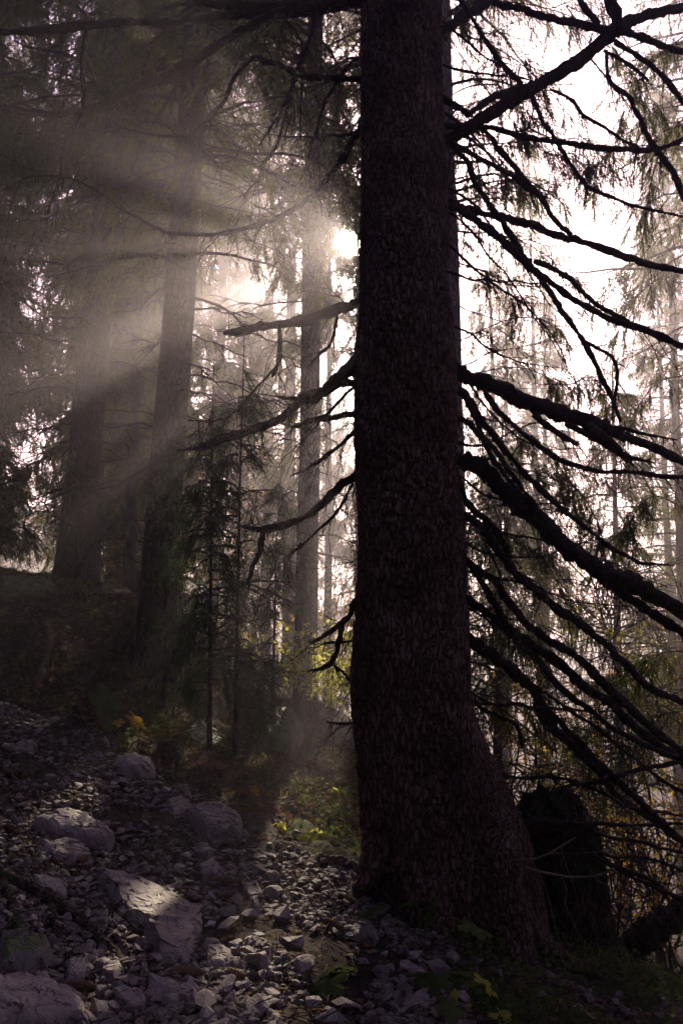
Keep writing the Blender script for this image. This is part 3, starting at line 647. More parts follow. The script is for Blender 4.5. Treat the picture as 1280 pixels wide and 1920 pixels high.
for k, (pts, y0, y1, rt, kw) in enumerate([
    ([(850, 60), (930, 90), (1010, 150), (1080, 240), (1110, 330)], 8.2, 7.0, T4, {}), ([(850, 30), (900, 60), (950, 130), (985, 230)], 8.2, 7.4, T4, {}),
    ([(850, 0), (1000, 10), (1120, 60), (1200, 170), (1230, 260)], 8.2, 6.6, T4, {}), ([(860, 100), (930, 190), (1000, 270), (1060, 300)], 8.2, 7.5, T4, {}),
    ([(1290, 60), (1220, 120), (1170, 210), (1140, 330)], 7.5, 7.0, T4, {}), ([(1300, 200), (1250, 260), (1220, 340), (1210, 420)], 7.5, 7.0, T4, {}),
    ([(860, 200), (960, 180), (1060, 230), (1150, 320)], 10.3, 8.6, T4, dict(n_t=30, wide=.4)), ([(860, 420), (950, 440), (1050, 500), (1120, 590)], 10.3, 8.8, T4, dict(n_t=20, wide=.35)),
    ([(860, 500), (900, 505), (945, 525), (970, 560)], 8.2, 8.0, T4, dict(n_t=14, wide=0.25)),
    ([(860, 640), (950, 600), (1020, 600), (1075, 640)], 8.2, 8.6, T4, dict(n_t=14, wide=0.25)),
    ([(1020, 720), (1070, 720), (1120, 700), (1150, 760)], 7.6, 7.2, T4, dict(n_t=18, wide=0.28)),
    ([(870, 880), (960, 880), (1060, 900), (1120, 980), (1140, 1080)], 8.2, 6.8, T4, dict(n_t=34)),
    ([(870, 980), (940, 1000), (1010, 1040), (1060, 1120)], 8.2, 7.0, T4, dict(n_t=30)),
    ([(1290, 960), (1230, 930), (1190, 960), (1175, 1020)], 7.4, 7.0, T4, dict(n_t=20, wide=0.25)),
    ([(880, 1180), (930, 1170), (990, 1200), (1030, 1260)], 8.2, 7.5, T4, dict(n_t=16, wide=0.3)),
    ([(900, 1300), (1000, 1330), (1080, 1380), (1130, 1460)], 8.2, 7.5, T4, dict(n_t=26, wide=0.3)),
    ([(1290, 1220), (1230, 1230), (1190, 1290)], 7.4, 7.0, T4, dict(n_t=18, wide=0.3)),
    ([(880, 330), (960, 360), (1050, 340), (1130, 380)], 10.3, 9.0, T4, dict(n_t=20, wide=.3)), ([(880, 700), (980, 690), (1080, 730), (1180, 720)], 10.3, 9.0, T4, dict(n_t=22, wide=.35)),
    ([(880, 780), (960, 800), (1050, 860), (1100, 960)], 10.3, 8.6, T4, dict(n_t=26, wide=.35)), ([(1300, 700), (1230, 720), (1180, 790), (1170, 850)], 10, 9.0, T4, dict(n_t=20, wide=.35)),
    ([(880, 1080), (980, 1090), (1080, 1150), (1150, 1240)], 10.3, 8.6, T4, dict(n_t=26, wide=.4)), ([(1300, 500), (1240, 520), (1190, 560), (1150, 640)], 10, 9.0, T4, dict(n_t=20, wide=.35)),
    ([(1300, 1330), (1220, 1350), (1160, 1430)], 9, 8.6, T4, dict(n_t=18, wide=.35)),
    ([(575, 180), (550, 300), (515, 400), (520, 480), (560, 540)], 11.5, 8.0, T3, dict(n_t=46, wide=0.26, kind='near', sl=(.08, .2), st=14)),
    ([(590, 60), (540, 140), (500, 250)], 11.5, 9.5, T3, dict(n_t=30, wide=0.4, st=12)),
    ([(580, 400), (600, 450), (600, 520), (580, 580)], 11.5, 10, T3, dict(n_t=26, wide=0.3, st=12)),
    ([(345, 370), (400, 385), (470, 400), (520, 430)], 9.3, 8.2, T2, dict(n_t=34, wide=0.3)),
    ([(345, 390), (300, 400), (250, 440)], 9.3, 8.8, T2, dict(n_t=14, wide=0.3)),
    ([(372, 40), (440, 80), (520, 130), (600, 220), (650, 300)], 9.3, 8.0, T2, dict(n_t=40)),
    ([(372, 0), (480, 20), (580, 60), (660, 130)], 9.3, 8.3, T2, dict(n_t=22)),
    ([(360, 60), (280, 80), (200, 140), (150, 260)], 9.3, 8.3, T2, dict(n_t=40)),
    ([(225, 60), (150, 60), (70, 120), (20, 240)], 11, 9, T1, dict(n_t=44, wide=0.5)), ([(215, 150), (120, 190), (50, 300), (10, 420)], 11, 9, T1, dict(n_t=40, wide=0.5)),
    ([(225, 30), (100, 0), (-20, 60)], 11, 9, T1, dict(n_t=44, wide=0.5)),
    ]):
    live_bough(pts, y0, y1, rt, 700+k, **kw)

# ------------------------------------------------------------------ young spruces under the tall ones
def young(px, py, Y, H, Rc, label, seed, dens=0.8, **kw):
    b = at(px, py, Y); r = empty('young_spruce', b); tag(r, label, 'young tree', 'young spruces under the tall ones')
    obj('trunk', trunk_mesh('trunk', H, 0.022, seed=seed, S=10, K=20, flare=0.3, wob=0.12), r)
    obj('crown', crown_mesh('crown', H, kw.pop('h0', 0.2), Rc, dens, 'mid', seed, origin=b, fol=M['needle_young'], per=6, whorl=0.27, tw=10, st=6, slen=(0.10, 0.24), hang=0.95, clump=-1.1, taper=0.95, **kw), r)
young(440, 1345, 8.0, 3.9, 1.15, 'dense young spruce drooping dark over the bank left of the big trunk', 31, dens=.5)
young(385, 1335, 7.5, 3.3, 0.6, 'slim young spruce with a sunlit light green tip near the leaning trunk', 32, dens=0.42)
young(520, 1345, 10.5, 3.4, 0.75, 'young spruce filling the gap beside the slender striped trunk', 33, dens=0.4)
young(318, 1290, 8.2, 2.9, 0.30, 'thin stemmed young spruce rising before the roots of the sunbeam-lit trunk', 34, dens=0.25)

# ------------------------------------------------------------------ the forest behind
BG = [ # X, Y, H, r0, h0, Rc, dens, dead branches, label
 (-7.2, 14.0, 24, .22, 2.4, 3.4, .75, 20, 'dark spruce at the left edge, its needles hanging like a curtain'),
 (-5.3, 17.0, 25, .20, 2.6, 3.0, .85, 20, 'spruce standing just left of the leftmost thick trunk, further back'),
 (-4.4, 21.5, 24, .19, 3.0, 2.8, .8, 18, 'spruce directly behind the trunk that the brightest sunbeam hits'),
 (-10.5, 19.5, 26, .24, 1.2, 3.8, .75, 6, 'spruce high on the bank, cut off by the left edge'),
 (-1.6, 24.5, 26, .22, 4.0, 3.0, .42, 12, 'spruce behind the brightest sunbeam with yellow leaves at its foot'),
 (-6.8, 24.0, 27, .24, 1.5, 3.6, .42, 6, 'tall spruce deep in the dim upper left of the wood'),
 (0.75, 20.0, 27, .19, 8.0, 2.8, .5, 8, 'spruce whose crown hangs above the sun'),
 (-12.5, 27.0, 28, .25, 1.0, 4.2, .42, 0, 'broad spruce behind the left edge tree'),
 (-4.7, 29.0, 28, .25, 1.5, 3.8, .42, 0, 'spruce far behind the two near left trunks'),
 (-3.4, 36.0, 30, .26, 4.0, 3.6, .42, 0, 'far spruce at the end of the gap between the near left trunks'),
 (-9.0, 34.0, 30, .27, 1.0, 4.5, .42, 0, 'far spruce closing the view at the upper left'),
 (-.30, 18.0, 15.5, .10, 4.5, 1.8, .45, 0, 'spruce hidden straight behind the slender striped trunk'),
 (.62, 30.0, 22, .16, .5, 2.4, .42, 0, 'far spruce in the narrow gap left of the big trunk'),
 (-4.0, 15.2, 17, .13, 3.0, 2.0, .6, 14, 'thin spruce close behind the leftmost thick trunk'),
 (-6.3, 13.2, 7, .08, .3, 1.5, .9, 0, 'small dense spruce behind the bank top at the left edge'),
 (-5.0, 19.5, 9, .09, .4, 1.9, .8, 0, 'low spruce between the left edge and the leftmost thick trunk'),
 (-8.9, 16.0, 9, .12, 0.8, 2.0, .8, 0, 'taller dense spruce on the bank, cut by the left edge'),
 (-13.0, 40.0, 30, .27, 1.0, 4.8, .42, 0, 'far spruce at the left edge, lost in the mist'),
 (-5.5, 42.0, 30, .27, 1.0, 4.8, .42, 0, 'far spruce at the end of the view between the left trunks'),
 (5.9, 12.0, 24, .22, 10.0, 3.5, .8, 8, 'spruce beyond the right edge whose lower boughs hang into the corner'),
 (6.6, 27.0, 25, .16, 9.0, 2.4, .4, 8, 'thin open spruce fading in the bright sky right of the big trunk'),
 (10.6, 25.0, 27, .24, 6.0, 3.6, .9, 10, 'misty spruce at the right edge, fading into white light'),
 (7.7, 31.0, 22, .20, 8.0, 2.6, .7, 8, 'pale thin spruce in the bright gap right of the big trunk'),
 (13.5, 33.0, 27, .24, 6.0, 3.8, .9, 0, 'faint spruce behind the misty one at the right edge'),
 (4.3, 22.0, 16, .16, 5.0, 2.6, .6, 10, 'hazy spruce low behind the downswept branches'),
 (6.4, 19.0, 13, .14, 3.0, 2.4, .6, 10, 'small spruce below the biggest downswept branch'),
 (8.6, 17.0, 14, .14, 3.5, 2.4, .7, 10, 'spruce in the valley close to the right edge'),
 (3.0, 16.0, 8.5, .10, 2.5, 1.4, .5, 8, 'short spruce just right of the big trunk, down the slope'),
 (5.4, 27.0, 18, .18, 5.0, 2.8, .7, 0, 'misty valley spruce, its top level with the thick branch'),
 (1.7, 28.0, 21, .20, 7.0, 3.0, .7, 0, 'spruce hidden mostly behind the big trunk'),
]
SH = {}
for k, (X_, Y_, H, r0, h0, Rc, dn, nd, lb) in enumerate(BG):
    big_ = X_ < 2.5
    spruce(X_, None, Y_, H, r0, h0, Rc, lb, (rng.uniform(-.01, .03), 0), dn, 'far', 60+k, nd, (1.0, 2.8), tw=7, st=13 if big_ else 6, slen=(0.28, 0.62) if big_ else (0.22, 0.5), dhi=max(h0+2, 7))

# ------------------------------------------------------------------ broadleaf bushes in autumn colour
def star(n, g, c, s):                       # n lobed leaves at c of size s -> tris
    u = nrm(g.normal(size=(n, 3))*np.array([1, 1, .5])); w = nrm(np.cross(u, g.normal(size=(n, 3)))); v = np.cross(w, u)
    s = s[:, None]; a = [0, .55, .9, 1.35, 1.9, 2.5, 3.14, -2.5, -1.9, -1.35, -.9, -.55]; rr = [1, .45, .85, .4, .6, .3, .25, .3, .6, .4, .85, .45]
    pts = [c]+[c+s*r_*(math.cos(t_)*u+math.sin(t_)*w) for t_, r_ in zip(a, rr)]
    V = np.stack(pts, 1); V[:, 1:] += (0.18*s*g.normal(size=(n, 1)))[:, None]*v[:, None]*np.array([1, 0, .5, 0, 1, 0, 0, 0, 1, 0, .5, 0])[None, :, None]
    T = np.array([[0, i, i % 12+1] for i in range(1, 13)]); off = np.arange(n)[:, None, None]*13
    return V.reshape(-1, 3), (T[None]+off).reshape(-1, 3)
def bush(b, H, spread, mt, nst, nlv, ls, label, cat, name, seed, group=None):
    g = np.random.default_rng(seed); r = empty(name, b); tag(r, label, cat, group)
    az = g.random(nst)*6.283; K = 10; t = np.linspace(0, 1, K)[None]; nst_ = nst; hh = H*g.uniform(.45, 1.0, (nst, 1)); sp = spread*g.uniform(.4, 1.9, (nst, 1))
    Pp = np.stack([np.cos(az)[:, None]*sp*t**1.4, np.sin(az)[:, None]*sp*t**1.4, hh*t], -1)+np.cumsum(g.normal(size=(nst, K, 3)), 1)*H*0.022
    v, q = tubes(Pp, (np.linspace(1, .3, K)*H*0.005+0.002)[None].repeat(nst, 0)*g.uniform(.5, 1.2, (nst, 1)), 6); parts = [(v, q, 0)]
    nb = nst*16; si = g.integers(0, nst, nb); ki = g.integers(3, K, nb); A = Pp[si, ki]; d = nrm(g.normal(size=(nb, 3))*np.array([1, 1, .35])+np.array([0, 0, .25])); L = spread*g.uniform(.25, .8, (nb, 1))
    C = np.stack([A, A+d*L*.5+np.array([0, 0, .04])*L, A+d*L], 1); v, q = tubes(C, np.broadcast_to(np.array([.005, .0035, .002])*max(H/2, .6), (nb, 3)), 4); parts.append((v, q, 0))
    V, Q, _ = merge(parts); obj('stems' if False else 'stem', mesh_np('stem', V, Q, [M['dead']]), r)
    i = g.integers(0, nb, nlv); u = g.uniform(.3, 1.05, (nlv, 1)); c = C[i, 0]*(1-u)+C[i, 2]*u+g.normal(size=(nlv, 3))*ls*0.9
    V, T = star(nlv, g, c, ls*g.uniform(.6, 1.15, nlv)); o = obj('foliage', mesh_np('foliage', V, T, [M[mt]], smooth=False), r)
G_ = 'autumn bushes between the trunks'
def gp(px, Y, dz=0): x = (px-640)/F*Y; return (x, Y, float(tz(x, Y)[0])+dz)
bush(at(598, 1330, 10.3), 1.2, .5, 'lime', 8, 900, .05, 'sunlit yellow green bush at the foot of the slender striped trunk', 'bush', 'maple_bush', 1, G_)
bush(gp(620, 17), 3.0, .9, 'yellow', 8, 800, .07, 'golden brown bush just left of the big trunk, behind the lime one', 'bush', 'maple_bush', 2, G_)
bush(gp(235, 19), 3.2, 1.3, 'yellow', 10, 1500, .07, 'golden bush glowing between the two near left trunks', 'bush', 'maple_bush', 3, G_)
bush(gp(400, 24), 5.0, 1.6, 'yellow', 8, 1200, .08, 'faint golden bush behind the young spruces', 'bush', 'maple_bush', 4, G_)
bush(gp(1030, 12), 3.3, .9, 'yellow', 9, 650, .06, 'bright golden bush seen through the downswept branches', 'bush', 'maple_bush', 5, G_)
bush(gp(1225, 15), 7.0, 1.8, 'lime', 10, 1500, .08, 'tall lime green bush at the right edge under the thick branches', 'bush', 'maple_bush', 6, G_)
bush(gp(1150, 10), 2.4, 1.0, 'yellow', 9, 420, .05, 'low russet bush in the hollow near the leaning log', 'bush', 'maple_bush', 7, G_)
bush(gp(1260, 12), 4.2, 1.2, 'yellow', 9, 600, .06, 'thin golden bush beside the tall lime one', 'bush', 'maple_bush', 8, G_)
bush(gp(930, 17), 5.0, 1.3, 'yellow', 10, 500, .06, 'sparse bush right against the lower edge of the big trunk', 'bush', 'maple_bush', 9, G_)
bush(gp(1110, 21), 7.5, 1.8, 'yellow', 10, 900, .08, 'hazy golden bush far down the valley', 'bush', 'maple_bush', 10, G_)
for k, (px_, y_, h_, lb) in enumerate([(1150, 6.2, 1.5, 'bare thin shrub rising from the ground by the leaning log'), (1040, 11.0, 3.0, 'bare shrub with crooked twigs in the misty hollow'),
        (960, 13.0, 3.6, 'bare shrub against the bright spot low right of the big trunk'), (620, 12.0, 1.6, 'bare twiggy shrub on the far slope beside the big trunk'), (470, 11, 1.6, 'bare shrub among the young spruces')]):
    bush(gp(px_, y_), h_, h_*.35, 'yellow', 12, 25, .035, lb, 'shrub', 'bare_shrub', 20+k, 'bare shrubs')
print('bushes done')

# ------------------------------------------------------------------ stump, log, roots, fallen wood
def profile_lump(name, rows, Y, ry, m, seed, amp=0.03):
    c = []
    for y, l, r in rows:
        a = at(l, y, Y); b = at(r, y, Y); c.append((a[2], (a[0]+b[0])/2, (b[0]-a[0])/2))
    c = np.array(c[::-1]); z = np.linspace(c[0, 0], c[-1, 0], 120); xc = np.interp(z, c[:, 0], c[:, 1]); rc = np.interp(z, c[:, 0], c[:, 2])
    S = 110; th = np.linspace(0, 2*np.pi, S, endpoint=False); r2 = rc*ry
    V = np.stack([xc[:, None]+rc[:, None]*np.cos(th), Y+r2[:, None]*np.sin(th), np.broadcast_to(z[:, None], (120, S))], -1).reshape(-1, 3)
    Nn = np.tile(np.stack([np.cos(th), np.sin(th), th*0], 1), (120, 1))
    V = V+Nn*(amp*fbm(V*np.array([9, 9, 2.2]), 4, seed)+amp*.6*fbm(V*np.array([24, 24, 6]), 3, seed+2))[:, None]; tw_ = np.clip((V[:, 2]-c[-1, 0]+.22)/.22, 0, 1)**2; V[:, 2] += 0.03*fbm(V*8, 3, seed+7)+.10*tw_*(vnoise(V*np.array([22, 22, 1]), seed+8)+.6*vnoise(V*np.array([50, 50, 2]), seed+9)); V[:, :2] += (.05*tw_*vnoise(V*12, 5))[:, None]
    k = np.arange(119)[:, None]*S; s = np.arange(S)[None]; s2 = (s+1) % S
    V = np.vstack([V, V[-S:].mean(0)]); top = len(V)-1; Q = np.stack([k+s, k+s2, k+S+s2, k+S+s], -1).reshape(-1, 4); T = quads2(Q)
    cap = np.stack([119*S+np.arange(S), 119*S+(np.arange(S)+1) % S, np.full(S, top)], 1)
    return mesh_np(name, V, np.vstack([T, cap]), [m])
st = obj('tree_stump', profile_lump('tree_stump', [(1492, 1020, 1050), (1496, 1000, 1070), (1503, 982, 1085), (1520, 968, 1100), (1560, 962, 1113), (1610, 975, 1122), (1680, 985, 1132), (1740, 995, 1148), (1790, 1000, 1172), (1840, 1000, 1205), (1900, 990, 1230)], 5.15, 0.9, M['stump'], 3, .035))
tag(st, 'old mossy stump pressed against the right side of the big trunk', 'stump')
def wood(name, pts, label, cat, m, seed, dY=(0, 0), twn=4, group=None, rk=.25, Yv=None):
    """a root or fallen stick traced on the ground"""
    p = resample(np.array(pts, float), max(12, int(len(pts)*9))); W3 = []
    for a, b, r in p:
        h = hit(a, b) if Yv is None else at(a, b, Yv); W3.append(h)
    W3 = np.array(W3); r = p[:, 2]*W3[:, 1]/F
    for q in range(3): W3[1:-1] = (W3[:-2]+2*W3[1:-1]+W3[2:])/4
    W3[:, 2] += r*0.55; g = np.random.default_rng(seed)
    v, q = tubes(W3[None], r[None], 14); C = np.repeat(W3, 14, 0); v = C+(v-C)*(1+rk*fbm(v*30, 3, seed))[:, None]; parts = [(v, q, 0)]
    if twn:
        i = g.integers(2, len(W3)-2, twn); A = W3[i]; d = nrm(W3[i+1]-W3[i]); td = nrm(d+g.normal(size=(twn, 3))*.7+np.array([0, 0, .4])); tl = g.uniform(.05, .25, (twn, 1))
        v, q = tubes(np.stack([A, A+td*tl*.6, A+td*tl], 1), np.broadcast_to(np.array([.004, .003, .0015]), (twn, 3)), 5); parts.append((v, q, 0))
    V, Q, _ = merge(parts); o = obj(name, mesh_np(name, V, Q, [m])); tag(o, label, cat, group); return o
wood('log', [(1165, 1815, 24), (1190, 1785, 25), (1225, 1755, 25), (1270, 1732, 24), (1330, 1700, 22)], 'mossy log leaning up out of the right edge beside the stump', 'log', M['stump'], 4, Yv=5.3, twn=0)
Rg = 'roots crossing the stony path'
wood('tree_root', [(-30, 1640, 14), (30, 1665, 15), (80, 1690, 16), (130, 1720, 14), (180, 1765, 11), (225, 1800, 8), (238, 1830, 5)], 'thick dark root running across the bottom left towards the big flat slab', 'root', M['stump'], 5, twn=0, group=Rg)
wood('tree_root', [(0, 1660, 10), (22, 1700, 11), (30, 1740, 9), (38, 1770, 5)], 'short root forking down at the bottom left edge', 'root', M['stump'], 6, twn=0, group=Rg)
wood('tree_root', [(95, 1700, 10), (105, 1745, 9), (125, 1790, 8), (130, 1815, 4)], 'stubby root dropping from the thick one beside the dark boulder', 'root', M['stump'], 7, twn=0, group=Rg)
wood('tree_root', [(0, 1455, 8), (40, 1458, 9), (75, 1450, 7)], 'root stub at the left edge of the gravel', 'root', M['stump'], 8, twn=0, group=Rg)
wood('tree_root', [(52, 1158, 3), (75, 1162, 4), (93, 1180, 5), (95, 1205, 6), (86, 1240, 6), (78, 1270, 7), (68, 1305, 5)], 'pale crooked root hanging down the left bank', 'root', M['pale'], 9, twn=2)
wood('fallen_branch', [(300, 1378, 5), (340, 1402, 6), (400, 1415, 6), (450, 1440, 6), (500, 1462, 5), (560, 1490, 4)], 'mossy fallen branch along the upper edge of the path', 'fallen branch', M['root'], 10, twn=8)
wood('fallen_branch', [(455, 1478, 3), (500, 1495, 4), (540, 1515, 4), (580, 1530, 3)], 'sunlit fallen branch on the grassy slope before the lit leaves', 'fallen branch', M['pale'], 11, twn=9)
gW = np.random.default_rng(44)
for k in range(16):
    x_, y_ = [(120, 1250), (160, 1290), (300, 1330), (330, 1380), (420, 1420), (480, 1440), (540, 1450), (600, 1480), (640, 1520), (580, 1540), (500, 1510), (430, 1470), (600, 1420), (60, 1220), (220, 1350), (640, 1440)][k]
    a_ = gW.uniform(-.3, 1.0); l_ = gW.uniform(35, 110); wood('fallen_branch', [(x_+l_*q*math.cos(a_)+gW.normal()*3, y_+l_*q*math.sin(a_)*.6+gW.normal()*3, 1.9-1.0*q) for q in (0, .33, .66, 1)], 'thin dry stick lying in the litter of the slope', 'fallen branch', M['pale' if k % 3 == 0 else 'root'], 60+k, twn=7, group='dry sticks on the slope')
wood('fallen_branch', [(350, 1430, 3), (380, 1440, 4), (415, 1443, 3)], 'short pale stick lying near the top of the grass slope', 'fallen branch', M['pale'], 12, twn=1)
wood('fallen_branch', [(520, 1420, 4), (580, 1440, 4), (650, 1465, 3)], 'dark branch on the far slope left of the big trunk', 'fallen branch', M['dead'], 13, twn=8)
_r = wood('tree_root', [(700, 1655, 16), (670, 1640, 14), (640, 1622, 11), (610, 1612, 6)], 'root creeping left from the foot of the big trunk', 'root', M['bark'], 14, twn=0); _r.name = 'root.010'; under(_r, big)
for _k in ('label', 'category'): del _r[_k]
wood('tree_root', [(262, 1110, 12), (225, 1122, 9), (180, 1118, 6), (120, 1112, 3)], 'root running left along the bank top from the leaning trunk', 'root', M['stump'], 15, twn=2)

# ------------------------------------------------------------------ rocks and stones
def facets(P_, sc, seed):
    """planes tilted at random, cell by cell: broken stone"""
    Q = P_*sc; I = np.floor(Q).astype(np.int64); best = np.full(len(Q), 9.0); out = np.zeros(len(Q))
    for a in (-1, 0, 1):
        for b in (-1, 0, 1):
            for c in (-1, 0, 1):
                C = I+np.array([a, b, c]); h = [_h(C[:, 0], C[:, 1], C[:, 2], seed+k) for k in range(6)]
                q = np.stack([C[:, 0]+h[0], C[:, 1]+h[1], C[:, 2]+h[2]], 1); d = ((q-Q)**2).sum(1); t = ((Q-q)*(np.stack(h[3:6], 1)-.5)).sum(1)+h[3]*.35-.17
                k = d < best; best = np.where(k, d, best); out = np.where(k, t, out)
    return out
def rock(outline, h, label, seed, m='rock', name='rock', flat=0.78, group=None, tilt=0.0):
    o2 = np.array([hit(*q)[:2] for q in outline]); c = o2.mean(0); n = 150
    loop = np.vstack([o2, o2[:1]]); seg = np.r_[0, np.cumsum(np.linalg.norm(np.diff(loop, axis=0), axis=1))]; s = np.linspace(0, seg[-1], n, endpoint=False)
    ring = np.stack([np.interp(s, seg, loop[:, 0]), np.interp(s, seg, loop[:, 1])], 1)
    h = h*.72; pl = [(1.10, -0.9), (1.06, -0.35), (1.02, .1), (.98, .45), (.93, .72), (.87, .88), (flat*.98, .97)]+[(flat*.98*k/24, 1.0) for k in range(23, 0, -1)]
    gz = float(tz(c[0], c[1])[0]); e = 0.12; gxs = (tz(c[0]+e, c[1])[0]-tz(c[0]-e, c[1])[0])/(2*e); gys = (tz(c[0], c[1]+e)[0]-tz(c[0], c[1]-e)[0])/(2*e)
    V = []
    for sc, hz in pl:
        p = c+(ring-c)*sc; z = gz+gxs*(p[:, 0]-c[0])+gys*(p[:, 1]-c[1])+hz*h; V.append(np.stack([p[:, 0], p[:, 1], z], 1))
    V = np.array(V).reshape(-1, 3); V = np.vstack([V, [c[0], c[1], gz+h]])
    rel = min(1, h/0.06)
    w_ = V+0.02*np.stack([vnoise(V*14, 1), vnoise(V*14, 2), vnoise(V*14, 3)], 1); fz = facets(w_, np.array([7, 7, 7]), seed)*.030+facets(w_, np.array([16, 16, 16]), seed+9)*.010+.004*fbm(V*30, 3, seed)
    V[:, 2] += fz*rel; V[:, :2] += np.stack([facets(w_, np.array([9, 9, 9]), seed+20), facets(w_, np.array([9, 9, 9]), seed+30)], 1)*.03
    K = len(pl); k = np.arange(K-1)[:, None]*n; ss = np.arange(n)[None]; s2 = (ss+1) % n; Q = np.stack([k+ss, k+s2, k+n+s2, k+n+ss], -1).reshape(-1, 4)
    cap = np.stack([(K-1)*n+np.arange(n), (K-1)*n+(np.arange(n)+1) % n, np.full(n, K*n)], 1)
    loc = np.array([c[0], c[1], gz]); o = obj(name, mesh_np(name, V-loc, np.vstack([quads2(Q), cap]), [M[m]]), loc=loc); me = o.data
    try: me.set_sharp_from_angle(angle=R(38))
    except Exception: pass
    tag(o, label, 'rock', group); return o
rock([(182, 1655), (215, 1650), (260, 1662), (300, 1675), (345, 1700), (385, 1720), (380, 1745), (365, 1770), (362, 1800), (340, 1812), (305, 1808), (290, 1790), (275, 1755), (240, 1725), (205, 1690)], .085, 'big flat pale slab with a bright sun patch in the foreground', 1, flat=.9)
rock([(62, 1552), (120, 1540), (165, 1540), (200, 1555), (215, 1590), (200, 1600), (150, 1590), (100, 1575)], .10, 'long low grey rock on the left of the path', 2)
rock([(82, 1598), (120, 1583), (160, 1592), (170, 1610), (140, 1622), (100, 1618)], .06, 'flat rounded rock just below the long low grey one', 3)
rock([(345, 1535), (380, 1522), (420, 1528), (452, 1552), (455, 1580), (420, 1580), (370, 1570)], .11, 'dark layered rock at the path edge before the lit leaves', 4)
rock([(215, 1440), (250, 1428), (285, 1435), (292, 1460), (265, 1462), (230, 1455)], .12, 'blocky rock at the path edge under the fern', 5)
rock([(62, 1655), (100, 1645), (125, 1665), (122, 1695), (95, 1700), (70, 1680)], .07, 'upright pale stone behind the thick dark root', 6)
rock([(0, 1790), (40, 1775), (90, 1785), (100, 1815), (70, 1835), (0, 1835)], .09, 'grey boulder with moss at the bottom left edge', 7, 'halfmoss')
rock([(-40, 1860), (30, 1850), (100, 1870), (160, 1890), (170, 1935), (-40, 1950)], .12, 'dark boulder cut off by the bottom left corner', 8, 'rock')
rock([(305, 1868), (340, 1860), (372, 1866), (368, 1888), (330, 1892), (306, 1884)], .05, 'angular pale block at the bottom below the flat slab', 9)
rock([(205, 1868), (232, 1860), (268, 1870), (268, 1900), (250, 1916), (225, 1895)], .05, 'sunlit pale wedge of rock near the bottom edge', 10)
rock([(372, 1635), (395, 1625), (408, 1635), (402, 1652), (378, 1650)], .06, 'small square stone alone in the middle of the path', 11)
rock([(125, 1820), (150, 1812), (165, 1825), (162, 1850), (130, 1855)], .06, 'pale cube-like stone between boulder and root', 12)
rock([(185, 1820), (215, 1812), (228, 1830), (215, 1850), (190, 1845)], .05, 'pale stone at the end of the thick dark root', 13)
rock([(380, 1790), (415, 1780), (435, 1800), (425, 1825), (390, 1822)], .06, 'rounded brown stone right of the flat slab', 14)
rock([(310, 1510), (340, 1503), (360, 1512), (355, 1530), (325, 1532)], .05, 'smooth stone touching the dark layered rock', 15)
rock([(15, 1405), (45, 1395), (68, 1402), (60, 1412), (30, 1414)], .04, 'flat stone high on the path near the left edge', 16)
rock([(455, 1660), (480, 1655), (490, 1680), (478, 1700), (460, 1685)], .04, 'narrow stone standing on edge right of the path middle', 17)
rock([(340, 1380), (375, 1340), (405, 1350), (420, 1385), (400, 1410), (360, 1405)], .16, 'mossy boulder under the dense young spruce', 18, 'mossrock', flat=.6)
rock([(490, 1390), (520, 1350), (550, 1360), (570, 1400), (545, 1425), (505, 1415)], .30, 'green mossy boulder on the far slope left of the big trunk', 19, 'mossrock', flat=.6)
rock([(0, 1100), (40, 1092), (90, 1098), (110, 1115), (60, 1125), (0, 1125)], .2, 'moss cushion boulder on top of the left bank', 21, 'mossrock', flat=.6)
rock([(655, 1745), (690, 1735), (715, 1760), (700, 1775), (665, 1768)], .05, 'slanting grey stone near the big trunk foot', 22)

def hull_tpl(seed, npts, sub=False):
    g = np.random.default_rng(seed); bm = bmesh.new(); d = nrm(g.normal(size=(npts, 3)))*g.uniform(.75, 1, (npts, 1))*np.array([1, g.uniform(.6, .95), g.uniform(.42, .75)])
    for p in d: bm.verts.new(p)
    r = bmesh.ops.convex_hull(bm, input=bm.verts); bmesh.ops.delete(bm, geom=[v for v in bm.verts if not v.link_faces], context='VERTS')
    if sub:
        bmesh.ops.bevel(bm, geom=list(bm.edges), offset=.07, segments=2, profile=.6, affect='EDGES', clamp_overlap=True)
    bmesh.ops.triangulate(bm, faces=bm.faces); bm.verts.ensure_lookup_table(); bm.verts.index_update()
    V = np.array([v.co for v in bm.verts]); T = np.array([[v.index for v in f.verts] for f in bm.faces]); bm.free(); return V, T
def rots(n, g, flatness=0.25):
    a = g.random(n)*6.283; c, s = np.cos(a), np.sin(a); Z0 = np.zeros(n); Rz = np.stack([np.stack([c, -s, Z0], 1), np.stack([s, c, Z0], 1), np.stack([Z0, Z0, Z0+1], 1)], 1)
    b = g.normal(size=n)*flatness; c, s = np.cos(b), np.sin(b); Rx = np.stack([np.stack([Z0+1, Z0, Z0], 1), np.stack([Z0, c, -s], 1), np.stack([Z0, s, c], 1)], 1)
    return Rz@Rx
def scatter_path(n, g, ymin=2.4, ymax=11, near=1.0, pathonly=True, invert=False, x0=-6, x1=3):
    out = []
    while sum(len(o) for o in out) < n:
        Yc = ymin+(ymax-ymin)*g.random(8000)**near; Xc = Yc*g.uniform(-.46, .46, 8000)
        k = in_path(Xc, Yc)
        if invert: k = ~k
        elif not pathonly: k[:] = True
        Pp = np.stack([Xc[k], Yc[k], tz(Xc[k], Yc[k])], 1); px, py, _ = to_px(Pp); v = (px > -40) & (px < 1320) & (py < 1990)
        out.append(Pp[v])
    return np.vstack(out)[:n]
g = np.random.default_rng(5)
SP = scatter_path(300, g, near=1.5); tp = []
